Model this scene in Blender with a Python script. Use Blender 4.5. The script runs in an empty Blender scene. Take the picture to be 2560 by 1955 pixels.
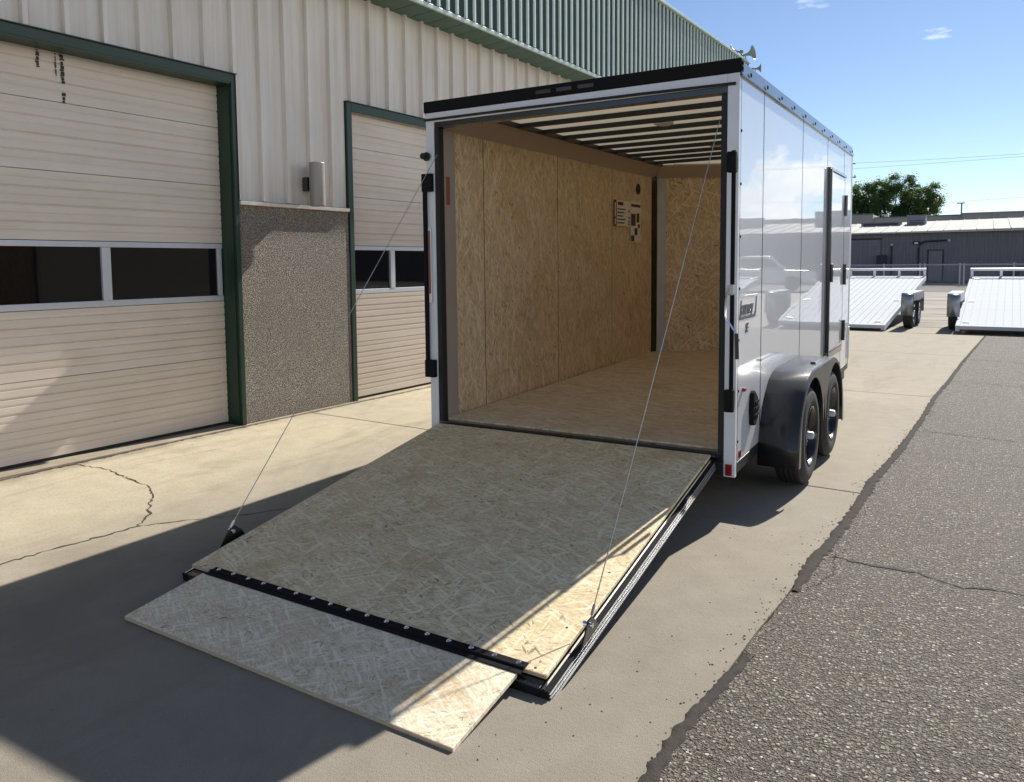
import bpy, bmesh, math, random
from mathutils import Vector, Matrix, Euler
R = math.radians
random.seed(7)
scene = bpy.context.scene
COL = scene.collection

# ------------------------------------------------------------------ camera
CX, CY, CZ = 1.21785, -4.66044, 1.50603
YAW, PITCH, ROLL = -0.552997, 0.0794168, -0.00975409
F_PX, PPX, PPY, IMW, IMH = 1997.737, 1234.014, 819.182, 2560.0, 1955.0
cam_d = bpy.data.cameras.new("camera")
cam = bpy.data.objects.new("camera", cam_d)
COL.objects.link(cam)
scene.camera = cam
fwd = Vector((math.sin(YAW)*math.cos(PITCH), math.cos(YAW)*math.cos(PITCH), -math.sin(PITCH)))
rgt = Vector((math.cos(YAW), -math.sin(YAW), 0))
upv = rgt.cross(fwd)
rr = rgt*math.cos(ROLL)+upv*math.sin(ROLL)
uu = -rgt*math.sin(ROLL)+upv*math.cos(ROLL)
M = Matrix(((rr.x, uu.x, -fwd.x, CX), (rr.y, uu.y, -fwd.y, CY), (rr.z, uu.z, -fwd.z, CZ), (0, 0, 0, 1)))
cam.matrix_world = M
cam_d.sensor_fit = 'HORIZONTAL'
cam_d.sensor_width = 36.0
cam_d.lens = 36.0*F_PX/IMW
cam_d.shift_x = (IMW/2-PPX)/IMW
cam_d.shift_y = (PPY-IMH/2)/IMW
cam_d.clip_start = 0.05
cam_d.clip_end = 3000

# ------------------------------------------------------------------ world + sun
SUN_AZ = math.atan2(.54, 3.38)          # from +y towards +x
SUN_EL = math.atan2(2.64, math.hypot(.54, 3.38))
world = bpy.data.worlds.new("World")
scene.world = world
world.use_nodes = True
wn = world.node_tree.nodes; wl = world.node_tree.links
for n in list(wn): wn.remove(n)
def W(t, **k):
    n = wn.new(t)
    for a, v in k.items(): setattr(n, a, v)
    return n
wout = W('ShaderNodeOutputWorld'); wbg = W('ShaderNodeBackground')
sky = W('ShaderNodeTexSky', sky_type='NISHITA')
sky.sun_disc = False
sky.sun_elevation = SUN_EL
sky.sun_rotation = SUN_AZ
sky.altitude = 1900; sky.air_density = .9; sky.dust_density = 0.35; sky.ozone_density = 1.8
SKY_STRENGTH = 0.080
wbg.inputs['Strength'].default_value = SKY_STRENGTH
tc = W('ShaderNodeTexCoord'); sep = W('ShaderNodeSeparateXYZ')
wl.new(tc.outputs['Generated'], sep.inputs[0])
def wmath(op, a, b=None, c=None, clamp=False):
    n = W('ShaderNodeMath', operation=op, use_clamp=clamp)
    for i, v in enumerate((a, b, c)):
        if v is None: continue
        if isinstance(v, (int, float)): n.inputs[i].default_value = v
        else: wl.new(v, n.inputs[i])
    return n.outputs[0]
def wnoise(vec, scale, detail, rough=.55, dist=0.0):
    n = W('ShaderNodeTexNoise'); n.inputs['Scale'].default_value = scale
    n.inputs['Detail'].default_value = detail; n.inputs['Roughness'].default_value = rough
    n.inputs['Distortion'].default_value = dist
    wl.new(vec, n.inputs['Vector']); return n.outputs['Fac']
# azimuth / elevation coordinates for a bank of cumulus along the horizon
az = wmath('ARCTAN2', sep.outputs[0], sep.outputs[1])
el = wmath('ARCSINE', sep.outputs[2])
comb = W('ShaderNodeCombineXYZ'); wl.new(wmath('MULTIPLY', az, 1.0), comb.inputs[0]); wl.new(wmath('MULTIPLY', el, 1.5), comb.inputs[1])
n_big = wnoise(comb.outputs[0], 5.0, 2.0)
n_puf = wnoise(comb.outputs[0], 17.0, 9.0, .6, .4)
# top of the bank rises and falls with azimuth; puffy edge
right_fill = wmath('MULTIPLY_ADD', wmath('ABSOLUTE', wmath('SUBTRACT', az, 1.5)), -1.15, 1.15, clamp=True)  # unseen taller clouds off to the right, added to brighten the wall
topel = wmath('ADD', wmath('MULTIPLY_ADD', n_big, .42, -.135), wmath('MULTIPLY_ADD', right_fill, .38, .035))
edge = wmath('MULTIPLY_ADD', n_puf, .34, -.17)
h = wmath('SUBTRACT', wmath('ADD', topel, edge), el)
bank = wmath('MULTIPLY', h, 26.0, clamp=True)
side = wmath('MULTIPLY_ADD', wmath('ABSOLUTE', wmath('SUBTRACT', az, -.34)), 12.0, -4.35, clamp=True)   # clear patch of sky straight ahead
bank = wmath('MULTIPLY', bank, side)
up_ok = wmath('MULTIPLY', el, 60.0, clamp=True)
bank = wmath('MULTIPLY', bank, up_ok)
# little high wisps
cmb2 = W('ShaderNodeCombineXYZ'); wl.new(wmath('MULTIPLY', az, 1.0), cmb2.inputs[0]); wl.new(wmath('MULTIPLY', el, 3.2), cmb2.inputs[1])
n_w = wnoise(cmb2.outputs[0], 9.0, 5.0, .55, .3)
wisp = wmath('MULTIPLY', wmath('MULTIPLY', wmath('SUBTRACT', n_w, .635), 9.0, clamp=True), .6)
mask = wmath('MAXIMUM', bank, wisp)
shade_n = wnoise(comb.outputs[0], 30.0, 6.0, .6)
ccol = W('ShaderNodeMix', data_type='RGBA'); wl.new(shade_n, ccol.inputs['Factor'])
ccol.inputs[6].default_value = (7.5, 7.9, 8.6, 1); ccol.inputs[7].default_value = (17, 16.6, 16.0, 1)
smix = W('ShaderNodeMix', data_type='RGBA'); wl.new(wmath('MULTIPLY', mask, .85), smix.inputs['Factor'])
wl.new(sky.outputs[0], smix.inputs[6]); wl.new(ccol.outputs[2], smix.inputs[7])
wl.new(smix.outputs[2], wbg.inputs['Color']); wl.new(wbg.outputs[0], wout.inputs[0])

sun_d = bpy.data.lights.new("sun", 'SUN')
sun_d.energy = 4.8; sun_d.angle = R(0.53); sun_d.color = (1.0, .955, .87)
sun = bpy.data.objects.new("sun", sun_d); COL.objects.link(sun)
sdir = Vector((-math.sin(SUN_AZ)*math.cos(SUN_EL), -math.cos(SUN_AZ)*math.cos(SUN_EL), -math.sin(SUN_EL)))
sun.rotation_euler = sdir.to_track_quat('-Z', 'Y').to_euler()
sun.location = (3, 20, 16)

scene.view_settings.view_transform = 'Standard'
scene.view_settings.look = 'None'
scene.view_settings.exposure = 0.68
scene.view_settings.gamma = 1.0
scene.view_settings.use_curve_mapping = False
scene.cycles.diffuse_bounces = 6
scene.cycles.max_bounces = 10

# ------------------------------------------------------------------ materials
class NT:
    def __init__(s, name):
        s.m = bpy.data.materials.new(name); s.m.use_nodes = True
        s.t = s.m.node_tree; s.n = s.t.nodes; s.l = s.t.links
        s.b = s.n.get('Principled BSDF')
    def node(s, t, **k):
        n = s.n.new(t)
        for a, v in k.items(): setattr(n, a, v)
        return n
    def put(s, sock, v):
        if isinstance(v, (int, float)): sock.default_value = v
        elif isinstance(v, tuple): sock.default_value = v if len(v) == 4 or len(v) == 3 and sock.type == 'VECTOR' else (*v, 1)
        else: s.l.new(v, sock)
    def set(s, name, v): s.put(s.b.inputs[name], v)
    def math(s, op, a, b=None, c=None, clamp=False):
        n = s.node('ShaderNodeMath', operation=op, use_clamp=clamp)
        for i, v in enumerate((a, b, c)):
            if v is not None: s.put(n.inputs[i], v)
        return n.outputs[0]
    def mix(s, f, a, b, blend='MIX'):
        n = s.node('ShaderNodeMix', data_type='RGBA', blend_type=blend)
        s.put(n.inputs['Factor'], f); s.put(n.inputs[6], a); s.put(n.inputs[7], b)
        return n.outputs[2]
    def coord(s, scale=(1, 1, 1), rot=(0, 0, 0), world=False, vec=None, loc=(0, 0, 0)):
        if vec is None:
            if world: vec = s.node('ShaderNodeNewGeometry').outputs['Position']
            else: vec = s.node('ShaderNodeTexCoord').outputs['Object']
        mp = s.node('ShaderNodeMapping')
        mp.inputs['Scale'].default_value = scale; mp.inputs['Rotation'].default_value = rot
        mp.inputs['Location'].default_value = loc
        s.l.new(vec, mp.inputs['Vector']); return mp.outputs[0]
    def noise(s, vec, scale=5, detail=4, rough=.5, dist=0, out='Fac'):
        n = s.node('ShaderNodeTexNoise'); s.put(n.inputs['Vector'], vec)
        n.inputs['Scale'].default_value = scale; n.inputs['Detail'].default_value = detail
        n.inputs['Roughness'].default_value = rough; n.inputs['Distortion'].default_value = dist
        return n.outputs[out]
    def vor(s, vec, scale=5, out='Color', feature='F1', rnd=1.0):
        n = s.node('ShaderNodeTexVoronoi', feature=feature); s.put(n.inputs['Vector'], vec)
        n.inputs['Scale'].default_value = scale; n.inputs['Randomness'].default_value = rnd
        return n.outputs[out]
    def ramp(s, f, stops, interp='LINEAR'):
        n = s.node('ShaderNodeValToRGB'); cr = n.color_ramp; cr.interpolation = interp
        while len(cr.elements) < len(stops): cr.elements.new(.5)
        for e, (p, c) in zip(cr.elements, stops):
            e.position = p; e.color = (*c, 1) if len(c) == 3 else c
        s.put(n.inputs[0], f); return n.outputs[0]
    def bump(s, h, strength=.3, dist=.01):
        n = s.node('ShaderNodeBump'); n.inputs['Strength'].default_value = strength
        n.inputs['Distance'].default_value = dist; s.put(n.inputs['Height'], h)
        s.l.new(n.outputs[0], s.b.inputs['Normal'])
    def sepx(s, col):
        n = s.node('ShaderNodeSeparateColor'); s.put(n.inputs[0], col); return n.outputs

def simple(name, col, rough=.5, metal=0, coat=0, noise=0.08, nscale=8, bump=0, spec=.5):
    k = NT(name)
    if noise:
        f = k.noise(k.coord(), nscale, 5, .6)
        lo = tuple(c*(1-noise) for c in col); hi = tuple(min(1, c*(1+noise)) for c in col)
        k.set('Base Color', k.mix(f, lo, hi))
        k.set('Roughness', k.math('MULTIPLY_ADD', f, .15, rough-.07))
    else:
        k.set('Base Color', col); k.set('Roughness', rough)
    k.set('Metallic', metal); k.set('Coat Weight', coat); k.set('Coat Roughness', .04)
    k.set('Specular IOR Level', spec)
    if bump: k.bump(k.noise(k.coord(), nscale*12, 3), bump, .004)
    return k.m

MAT = {}
def osb(name, grain, stops, sat=1.0, speck=.975, sc=1.0, spread=1.0):
    """flake board: several layers of thin chips at different angles over a fibrous ground; grain = rotation of the face plane"""
    k = NT(name)
    base = k.coord(rot=grain)
    warp = k.noise(base, 5.0, 3, out='Color')
    vm = k.node('ShaderNodeVectorMath', operation='MULTIPLY_ADD')
    k.put(vm.inputs[0], warp); vm.inputs[1].default_value = (.06, .06, .06); k.put(vm.inputs[2], base)
    bw = vm.outputs[0]
    def rs(ang, sx, sy, off=0):
        v = k.coord(vec=bw, rot=(0, 0, ang*spread), loc=(off, off*.7, 0))
        return k.coord(vec=v, scale=(sx*sc, sy*sc, 1))
    cur = None; bumpv = None
    for i, (ang, sx, sy, off, th) in enumerate([(.05, 16, 85, 1.3, 0), (-.35, 19, 110, 5.1, .5), (.42, 21, 100, 9.7, .55), (.9, 24, 130, 14.2, .72), (-.8, 22, 120, 20.0, .72), (.1, 28, 190, 31.0, .6)]):
        v = k.sepx(k.vor(rs(ang, sx, sy, off), 1.0)); c = k.ramp(v[0], stops)
        if cur is None: cur = c; bumpv = v[2]
        else: cur = k.mix(k.math('MULTIPLY', k.math('GREATER_THAN', v[1], th), .8), cur, c)
    st = k.noise(rs(.1, 9, 150, 3), 1.0, 5, .65, .4)
    cur = k.mix(k.math('MULTIPLY', k.ramp(st, [(.38, (0, 0, 0)), (.62, (1, 1, 1))]), .45), cur, stops[0][1])
    s2 = k.noise(rs(-.5, 14, 130, 8), 1.0, 4, .65, .4)
    cur = k.mix(k.math('MULTIPLY', k.ramp(s2, [(.45, (0, 0, 0)), (.7, (1, 1, 1))]), .4), cur, stops[-1][1])
    big = k.noise(base, 2.2, 4, .6)
    cur = k.mix(k.math('MULTIPLY', k.ramp(big, [(.5, (0, 0, 0)), (.75, (1, 1, 1))]), .45), cur, (.50, .34, .14))
    # long pale strands, honey stains, then a few dark bark slivers gathered in patches
    for ang, sx, sy, th in ((.25, 8, 75, .90), (-.7, 9, 90, .93), (1.2, 10, 95, .95)):
        sp = k.sepx(k.vor(rs(ang, sx, sy, 17), 1.0))
        cur = k.mix(k.math('MULTIPLY', k.math('GREATER_THAN', sp[0], th), .55), cur, stops[-1][1])
    hon = k.noise(k.coord(vec=base, loc=(3, 7, 1)), 3.1, 5, .65, .8)
    cur = k.mix(k.math('MULTIPLY', k.ramp(hon, [(.56, (0, 0, 0)), (.72, (1, 1, 1))]), .5), cur, (.40, .25, .10))
    patch = k.ramp(k.noise(k.coord(vec=base, loc=(9, 2, 5)), 4.5, 3, .6), [(.46, (0, 0, 0)), (.60, (1, 1, 1))])
    for ang, sx, sy, th in ((.5, 26, 150, speck), (-.4, 38, 210, speck-.008), (1.3, 30, 90, speck+.006)):
        sp = k.sepx(k.vor(rs(ang, sx, sy, 11), 1.0))
        cur = k.mix(k.math('MULTIPLY', k.math('MULTIPLY', k.math('GREATER_THAN', sp[0], th), patch), .65), cur, (.14, .085, .045))
    hs = k.node('ShaderNodeHueSaturation'); hs.inputs['Saturation'].default_value = sat
    k.put(hs.inputs['Color'], cur)
    k.set('Base Color', hs.outputs[0]); k.set('Roughness', .6); k.set('Specular IOR Level', .3)
    k.bump(k.math('ADD', bumpv, k.math('MULTIPLY', st, .8)), .14, .0012)
    return k.m
ST_R = [(0, (.47, .345, .19)), (.3, (.68, .535, .315)), (.65, (.81, .665, .42)), (1, (.90, .79, .56))]
ST_F = [(0, (.47, .37, .24)), (.25, (.69, .575, .40)), (.65, (.82, .72, .53)), (1, (.90, .83, .67))]
ST_W = [(0, (.47, .315, .165)), (.3, (.72, .535, .325)), (.7, (.85, .665, .435)), (1, (.92, .79, .58))]
MAT['osb_ramp'] = osb('osb_ramp', (0, 0, .1), ST_R, speck=.985, spread=1.2)
MAT['osb_flap'] = osb('osb_flap', (0, 0, .3), ST_F, speck=.982, sc=1.25, spread=1.5)
MAT['osb_wall'] = osb('osb_wall', (0, R(90), R(0)), ST_W, speck=.978, sc=.9, spread=.7)
# (x,y,z)->(z,y,-x): chips run upright on the side walls; the nose wall uses x as its second axis
MAT['osb_wall_front'] = osb('osb_wall_front', (R(90), 0, R(90)), ST_W, speck=.972, sc=.85, spread=1.0)
# wall boards: chips run mostly upright
def osb_floor():
    k = NT('trailer_floor_board')
    c = k.coord(scale=(2.2, 34, 1))
    n1 = k.noise(c, 1.5, 7, .68, .8); n2 = k.noise(k.coord(scale=(9, 100, 1)), 1.2, 5, .7)
    col = k.ramp(n1, [(.3, (.58, .43, .26)), (.5, (.76, .61, .41)), (.7, (.86, .73, .52))])
    col = k.mix(k.math('MULTIPLY', k.ramp(n2, [(.42, (0, 0, 0)), (.62, (1, 1, 1))]), .4), col, (.44, .31, .18))
    k.set('Base Color', col); k.set('Roughness', .5); k.bump(n2, .2, .001)
    return k.m
MAT['floor_board'] = osb('floor_board', (0, 0, R(4)), [(0, (.50, .37, .22)), (.3, (.70, .55, .36)), (.7, (.80, .66, .46)), (1, (.88, .77, .57))], speck=.988, sc=.85, spread=.45)
MAT['osb_edge'] = simple('osb_edge', (.60, .47, .32), .8, noise=.25, nscale=60)

def concrete(name, warm):
    k = NT(name); p = k.coord(world=True)
    n1 = k.noise(p, .55, 4, .55); n2 = k.noise(p, 5, 6, .65); n3 = k.noise(p, 60, 4, .7); n4 = k.noise(p, 240, 2, .6)
    # yellowish by the building; the grey beyond also paints in the trailer's shade
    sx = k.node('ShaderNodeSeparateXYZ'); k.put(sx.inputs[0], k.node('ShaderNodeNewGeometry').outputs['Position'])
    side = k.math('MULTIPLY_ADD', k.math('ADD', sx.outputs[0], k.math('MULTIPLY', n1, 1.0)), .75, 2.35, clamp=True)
    # grey lightens further in: newer slabs plus grazing light put into the colour
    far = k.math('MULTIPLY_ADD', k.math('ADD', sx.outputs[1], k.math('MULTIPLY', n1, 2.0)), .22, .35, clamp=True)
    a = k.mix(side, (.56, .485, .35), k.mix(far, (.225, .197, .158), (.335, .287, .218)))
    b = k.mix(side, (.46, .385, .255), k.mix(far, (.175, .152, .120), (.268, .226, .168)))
    col = k.mix(k.ramp(n2, [(.32, (0, 0, 0)), (.68, (1, 1, 1))]), b, a)
    col = k.mix(k.math('MULTIPLY', k.ramp(n1, [(.4, (1, 1, 1)), (.62, (0, 0, 0))]), .28), col, (.30, .27, .22))
    col = k.mix(k.math('MULTIPLY', k.ramp(n3, [(.50, (0, 0, 0)), (.66, (1, 1, 1))]), .5), col, (.20, .175, .145))
    col = k.mix(k.math('MULTIPLY', k.ramp(n4, [(.45, (0, 0, 0)), (.65, (1, 1, 1))]), .24), col, (.50, .45, .37))
    # faint sweeping tyre and broom marks
    br = k.noise(k.coord(world=True, scale=(2, 30, 1), rot=(0, 0, .1)), 1.0, 3, .6)
    col = k.mix(k.math('MULTIPLY', br, .16), col, (.27, .24, .20))
    # small dark spots (oil, gum)
    sp = k.vor(k.coord(world=True, scale=(1, 1, 1)), 5.5, out='Distance')
    col = k.mix(k.math('MULTIPLY', k.math('LESS_THAN', sp, .035), .55), col, (.13, .12, .11))
    # grime gathered along the foot of the building
    grime = k.math('MULTIPLY', k.math('MULTIPLY_ADD', k.math('ADD', sx.outputs[0], k.math('MULTIPLY', n2, .5)), -4.5, -19.2, clamp=True), .55)
    col = k.mix(grime, col, (.21, .175, .13))
    st = k.noise(k.coord(world=True, scale=(1.6, .5, 1), rot=(0, 0, .3)), 1.0, 5, .7, 1.5)
    col = k.mix(k.math('MULTIPLY', k.ramp(st, [(.52, (0, 0, 0)), (.68, (1, 1, 1))]), .42), col, (.19, .16, .12))
    k.set('Base Color', col); k.set('Roughness', .88); k.set('Specular IOR Level', .3)
    k.bump(k.math('ADD', n3, k.math('MULTIPLY', n4, .7)), .55, .004)
    return k.m
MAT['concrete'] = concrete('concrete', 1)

def asphalt():
    k = NT('aged_asphalt'); p = k.coord(world=True)
    w = k.noise(p, 30, 2, out='Color')
    vm = k.node('ShaderNodeVectorMath', operation='MULTIPLY_ADD'); k.put(vm.inputs[0], w)
    vm.inputs[1].default_value = (.012, .012, .012); k.put(vm.inputs[2], p)
    v1n = k.node('ShaderNodeTexVoronoi'); k.put(v1n.inputs['Vector'], vm.outputs[0]); v1n.inputs['Scale'].default_value = 74
    v2n = k.node('ShaderNodeTexVoronoi'); k.put(v2n.inputs['Vector'], vm.outputs[0]); v2n.inputs['Scale'].default_value = 150
    c1 = k.sepx(v1n.outputs['Color']); c2 = k.sepx(v2n.outputs['Color'])
    stone = k.ramp(c1[0], [(0, (.065, .054, .044)), (.35, (.130, .107, .085)), (.7, (.215, .180, .144)), (.88, (.28, .24, .195)), (.968, (.42, .375, .315)), (1, (.66, .61, .52))])
    small = k.ramp(c2[0], [(0, (.055, .046, .038)), (.5, (.115, .097, .079)), (1, (.24, .205, .17))])
    inside = k.math('LESS_THAN', v1n.outputs['Distance'], .46)
    binder = k.mix(k.math('LESS_THAN', v2n.outputs['Distance'], .42), (.030, .025, .021), small)
    col = k.mix(inside, binder, stone)
    n = k.noise(p, .8, 4, .6); n2 = k.noise(p, 7, 4, .6)
    col = k.mix(k.math('MULTIPLY', n, .35), col, (.165, .136, .108))
    col = k.mix(k.math('MULTIPLY', k.ramp(n2, [(.5, (0, 0, 0)), (.7, (1, 1, 1))]), .3), col, (.12, .10, .082))
    k.set('Base Color', col); k.set('Roughness', .82); k.set('Specular IOR Level', .4)
    h1 = k.math('SUBTRACT', 1.0, k.math('MULTIPLY', v1n.outputs['Distance'], 1.3, clamp=True))
    h2 = k.math('SUBTRACT', 1.0, k.math('MULTIPLY', v2n.outputs['Distance'], 1.3, clamp=True))
    k.bump(k.math('ADD', k.math('MULTIPLY', h1, c1[1]), k.math('MULTIPLY', h2, .5)), 1.0, .009)
    return k.m
MAT['asphalt'] = asphalt()
def far_paving():
    k = NT('far_paving'); p = k.coord(world=True)
    n = k.noise(p, .5, 5, .6); n2 = k.noise(k.coord(world=True, scale=(.4, 3, 1)), 1.3, 5, .6)
    col = k.ramp(n, [(.35, (.20, .17, .145)), (.65, (.33, .285, .24))])
    col = k.mix(k.math('MULTIPLY', n2, .4), col, (.19, .165, .145))
    k.set('Base Color', col); k.set('Roughness', .9); k.bump(k.noise(p, 60, 3), .5, .01)
    return k.m
MAT['far_paving'] = far_paving()
MAT['dark_asphalt'] = simple('dark_asphalt', (.075, .068, .062), .9, noise=.3, nscale=2)
MAT['sealant'] = simple('sealant', (.058, .050, .044), .95, noise=.5, nscale=14, bump=.9, spec=.15)
MAT['crack'] = simple('crack_fill', (.05, .042, .034), .95, noise=.5, nscale=25)
MAT['joint'] = simple('joint_dark', (.06, .052, .043), .95, noise=.3, nscale=15)
MAT['debris'] = simple('debris', (.16, .14, .11), .9, noise=.6, nscale=20)

def cream(name, axis, c0, c1, dirt=.3):
    """weathered painted steel with streaks running down (axis 'v') or smudges along (axis 'h')"""
    k = NT(name)
    sc = (9, 9, .35) if axis == 'v' else (2, .5, 10)
    n = k.noise(k.coord(scale=sc), 1.6, 6, .6)
    n2 = k.noise(k.coord(), 1.3, 4, .6)
    col = k.mix(k.ramp(n, [(.33, (0, 0, 0)), (.67, (1, 1, 1))]), c0, c1)
    col = k.mix(k.math('MULTIPLY', k.ramp(n2, [(.42, (0, 0, 0)), (.75, (1, 1, 1))]), dirt), col, (.33, .27, .21))
    k.set('Base Color', col); k.set('Roughness', .55); k.set('Specular IOR Level', .4)
    k.bump(k.noise(k.coord(), 90, 3), .12, .002)
    return k.m
MAT['siding'] = cream('cream_siding', 'v', (.64, .575, .50), (.76, .715, .65), .14)
MAT['door_cream'] = cream('cream_door', 'h', (.66, .575, .485), (.72, .64, .555), .16)
MAT['green'] = simple('green_trim', (.014, .040, .024), .45, noise=.22, nscale=5)
MAT['green_roof'] = simple('green_roof', (.007, .026, .023), .55, noise=.2, nscale=2)
MAT['glint_rib'] = simple('glint_rib', (.56, .66, .60), .4, noise=.15, nscale=3)  # pale tint: glint on the green ribs put into their colour
MAT['soffit'] = simple('green_soffit', (.07, .125, .10), .6, noise=.2, nscale=6)
MAT['drip'] = simple('pale_drip_edge', (.46, .56, .50), .4, noise=.15, nscale=6)
def pebble():
    k = NT('pebble_dash'); p = k.coord()
    v = k.node('ShaderNodeTexVoronoi'); k.put(v.inputs['Vector'], p); v.inputs['Scale'].default_value = 110
    c = k.sepx(v.outputs['Color'])
    col = k.ramp(c[0], [(0, (.13, .11, .09)), (.3, (.28, .24, .19)), (.6, (.42, .37, .30)), (.88, (.58, .53, .45)), (1, (.78, .74, .66))])
    col = k.mix(k.math('MULTIPLY_ADD', v.outputs['Distance'], 2.6, -1.0, clamp=True), col, (.09, .075, .06))
    n = k.noise(p, 1.5, 3)
    col = k.mix(k.math('MULTIPLY', k.ramp(n, [(.4, (0, 0, 0)), (.65, (1, 1, 1))]), .3), col, (.20, .175, .15))
    sz = k.node('ShaderNodeSeparateXYZ'); k.put(sz.inputs[0], k.node('ShaderNodeNewGeometry').outputs['Position'])
    low = k.math('MULTIPLY_ADD', k.math('ADD', sz.outputs[2], k.math('MULTIPLY', n, .25)), -3.2, 1.1, clamp=True)
    col = k.mix(k.math('MULTIPLY', low, .45), col, (.16, .125, .09))
    k.set('Base Color', col); k.set('Roughness', .8)
    k.bump(k.math('SUBTRACT', 1.0, v.outputs['Distance']), 1.0, .012)
    return k.m
MAT['pebble'] = pebble()
MAT['alu'] = simple('bare_aluminium', (.72, .73, .75), .38, metal=.9, noise=.08, nscale=4)
MAT['alu_frame'] = simple('window_aluminium', (.60, .62, .66), .45, metal=.3, noise=.1, nscale=10)
def glass():
    k = NT('dark_glass'); k.set('Base Color', (.006, .006, .007)); k.set('Roughness', .03); k.set('Specular IOR Level', .5)
    k.bump(k.noise(k.coord(), 1.3, 2), .05, .02); return k.m
MAT['glass'] = glass()
def white_skin():
    k = NT('white_gloss_skin')
    p = k.coord(world=True)
    k.set('Base Color', k.mix(k.noise(p, 2, 4), (.68, .70, .73), (.74, .75, .77)))
    k.set('Roughness', .35); k.set('Coat Weight', 1.0); k.set('Coat Roughness', .012); k.set('Coat IOR', 1.75)
    n = k.noise(k.coord(world=True, scale=(1, 1, 1.8)), 1.25, 2, .45)
    b = k.node('ShaderNodeBump'); b.inputs['Strength'].default_value = .14; b.inputs['Distance'].default_value = .009
    k.put(b.inputs['Height'], n); k.l.new(b.outputs[0], k.b.inputs['Coat Normal'])
    return k.m
MAT['skin'] = white_skin()
MAT['white'] = simple('white_frame_paint', (.78, .78, .79), .35, coat=.4, noise=.04)
MAT['white_deck'] = simple('white_aluminium_deck', (.55, .58, .62), .85, noise=.12, nscale=3, bump=.2, spec=.1)
MAT['black'] = simple('black_gloss_trim', (.012, .012, .014), .22, coat=.6, noise=.1)
MAT['blacktop'] = simple('black_cap', (.02, .02, .023), .28, coat=.8, noise=.1)
MAT['rubber'] = simple('black_rubber', (.018, .018, .018), .7, noise=.2, nscale=20)
MAT['steel_black'] = simple('black_steel', (.02, .021, .024), .4, noise=.2, nscale=9)
MAT['bow'] = simple('dark_bow_steel', (.022, .024, .034), .45, noise=.2)
MAT['roof_in'] = simple('roof_underside', (.86, .80, .68), .5, noise=.06)
def roof_skin():
    k = NT('translucent_white_roof'); k.set('Base Color', (.86, .84, .76)); k.set('Roughness', .5)
    tl = k.node('ShaderNodeBsdfTranslucent'); tl.inputs['Color'].default_value = (.80, .72, .56, 1)
    mx = k.node('ShaderNodeMixShader'); mx.inputs[0].default_value = .19
    k.l.new(k.b.outputs[0], mx.inputs[1]); k.l.new(tl.outputs[0], mx.inputs[2]); k.l.new(mx.outputs[0], k.n['Material Output'].inputs['Surface'])
    return k.m
MAT['roof_skin'] = roof_skin()
MAT['cove'] = simple('cove_metal', (.55, .47, .42), .42, metal=.4, noise=.12, nscale=3)
MAT['galv'] = simple('galvanised', (.52, .53, .53), .45, metal=.35, noise=.18, nscale=9)
MAT['jamb'] = simple('jamb_grey', (.42, .36, .33), .45, metal=.2, noise=.12, nscale=6)
MAT['chrome'] = simple('chrome', (.85, .86, .87), .12, metal=1, noise=0)
MAT['cable'] = simple('wire_rope', (.42, .41, .39), .45, metal=.6, noise=.2, nscale=120)
MAT['fender'] = simple('fender_metal', (.030, .029, .029), .38, metal=.25, noise=.1, nscale=3, coat=.3)
MAT['tyre'] = simple('tyre', (.028, .027, .026), .75, noise=.25, nscale=14)
MAT['red'] = simple('red_lens', (.30, .014, .012), .2, coat=.8, noise=.05)
MAT['darkred'] = simple('dark_red_lens', (.022, .004, .005), .35, coat=.6, noise=.05)
MAT['faded_red'] = simple('faded_red', (.26, .09, .06), .5, noise=.2, nscale=20)
MAT['matte_black'] = simple('matte_black_frame', (.014, .014, .015), .85, noise=.2, nscale=15, spec=.12)
MAT['paper'] = simple('sticker_paper', (.84, .78, .68), .6, noise=.04)
MAT['maroon'] = simple('sticker_maroon', (.10, .02, .018), .6, noise=.1)
MAT['ink'] = simple('sticker_ink', (.05, .045, .06), .6, noise=.1)
MAT['emblem'] = simple('emblem_dark', (.10, .105, .115), .3, metal=.5, noise=.1)
MAT['copper'] = simple('lamp_bronze', (.33, .295, .265), .42, metal=.4, noise=.1, nscale=8)
MAT['far_wall'] = cream('far_grey_siding', 'v', (.15, .14, .148), (.205, .19, .197), .2)
MAT['far_dark'] = simple('far_dark', (.03, .03, .035), .7, noise=.2)
MAT['far_roof'] = simple('far_white_roof', (.54, .525, .49), .85, noise=.2, nscale=.6, spec=.1)
MAT['far_tan'] = simple('far_tan_wall', (.45, .41, .34), .8, noise=.12, nscale=.5)
MAT['fence'] = simple('fence_galvanised', (.5, .5, .52), .5, metal=.4, noise=.15)
MAT['bark'] = simple('bark', (.11, .08, .055), .9, noise=.3, nscale=4, bump=.6)
def leaf():
    k = NT('leaf'); oi = k.noise(k.coord(world=True), .9, 3)
    g = k.vor(k.coord(world=True), 2.2)
    f = k.math('ADD', k.math('MULTIPLY', oi, .6), k.math('MULTIPLY', k.sepx(g)[0], .4))
    k.set('Base Color', k.ramp(f, [(.25, (.03, .06, .016)), (.5, (.06, .105, .028)), (.8, (.12, .175, .05))]))
    k.set('Roughness', .5); k.set('Specular IOR Level', .4)
    tl = k.node('ShaderNodeBsdfTranslucent'); tl.inputs['Color'].default_value = (.16, .24, .05, 1)
    mx = k.node('ShaderNodeMixShader'); mx.inputs[0].default_value = .35
    k.l.new(k.b.outputs[0], mx.inputs[1]); k.l.new(tl.outputs[0], mx.inputs[2])
    k.l.new(mx.outputs[0], k.n['Material Output'].inputs['Surface'])
    return k.m
MAT['leaf'] = leaf()
MAT['car_white'] = simple('car_white', (.75, .75, .75), .3, coat=1, noise=0)
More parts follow.
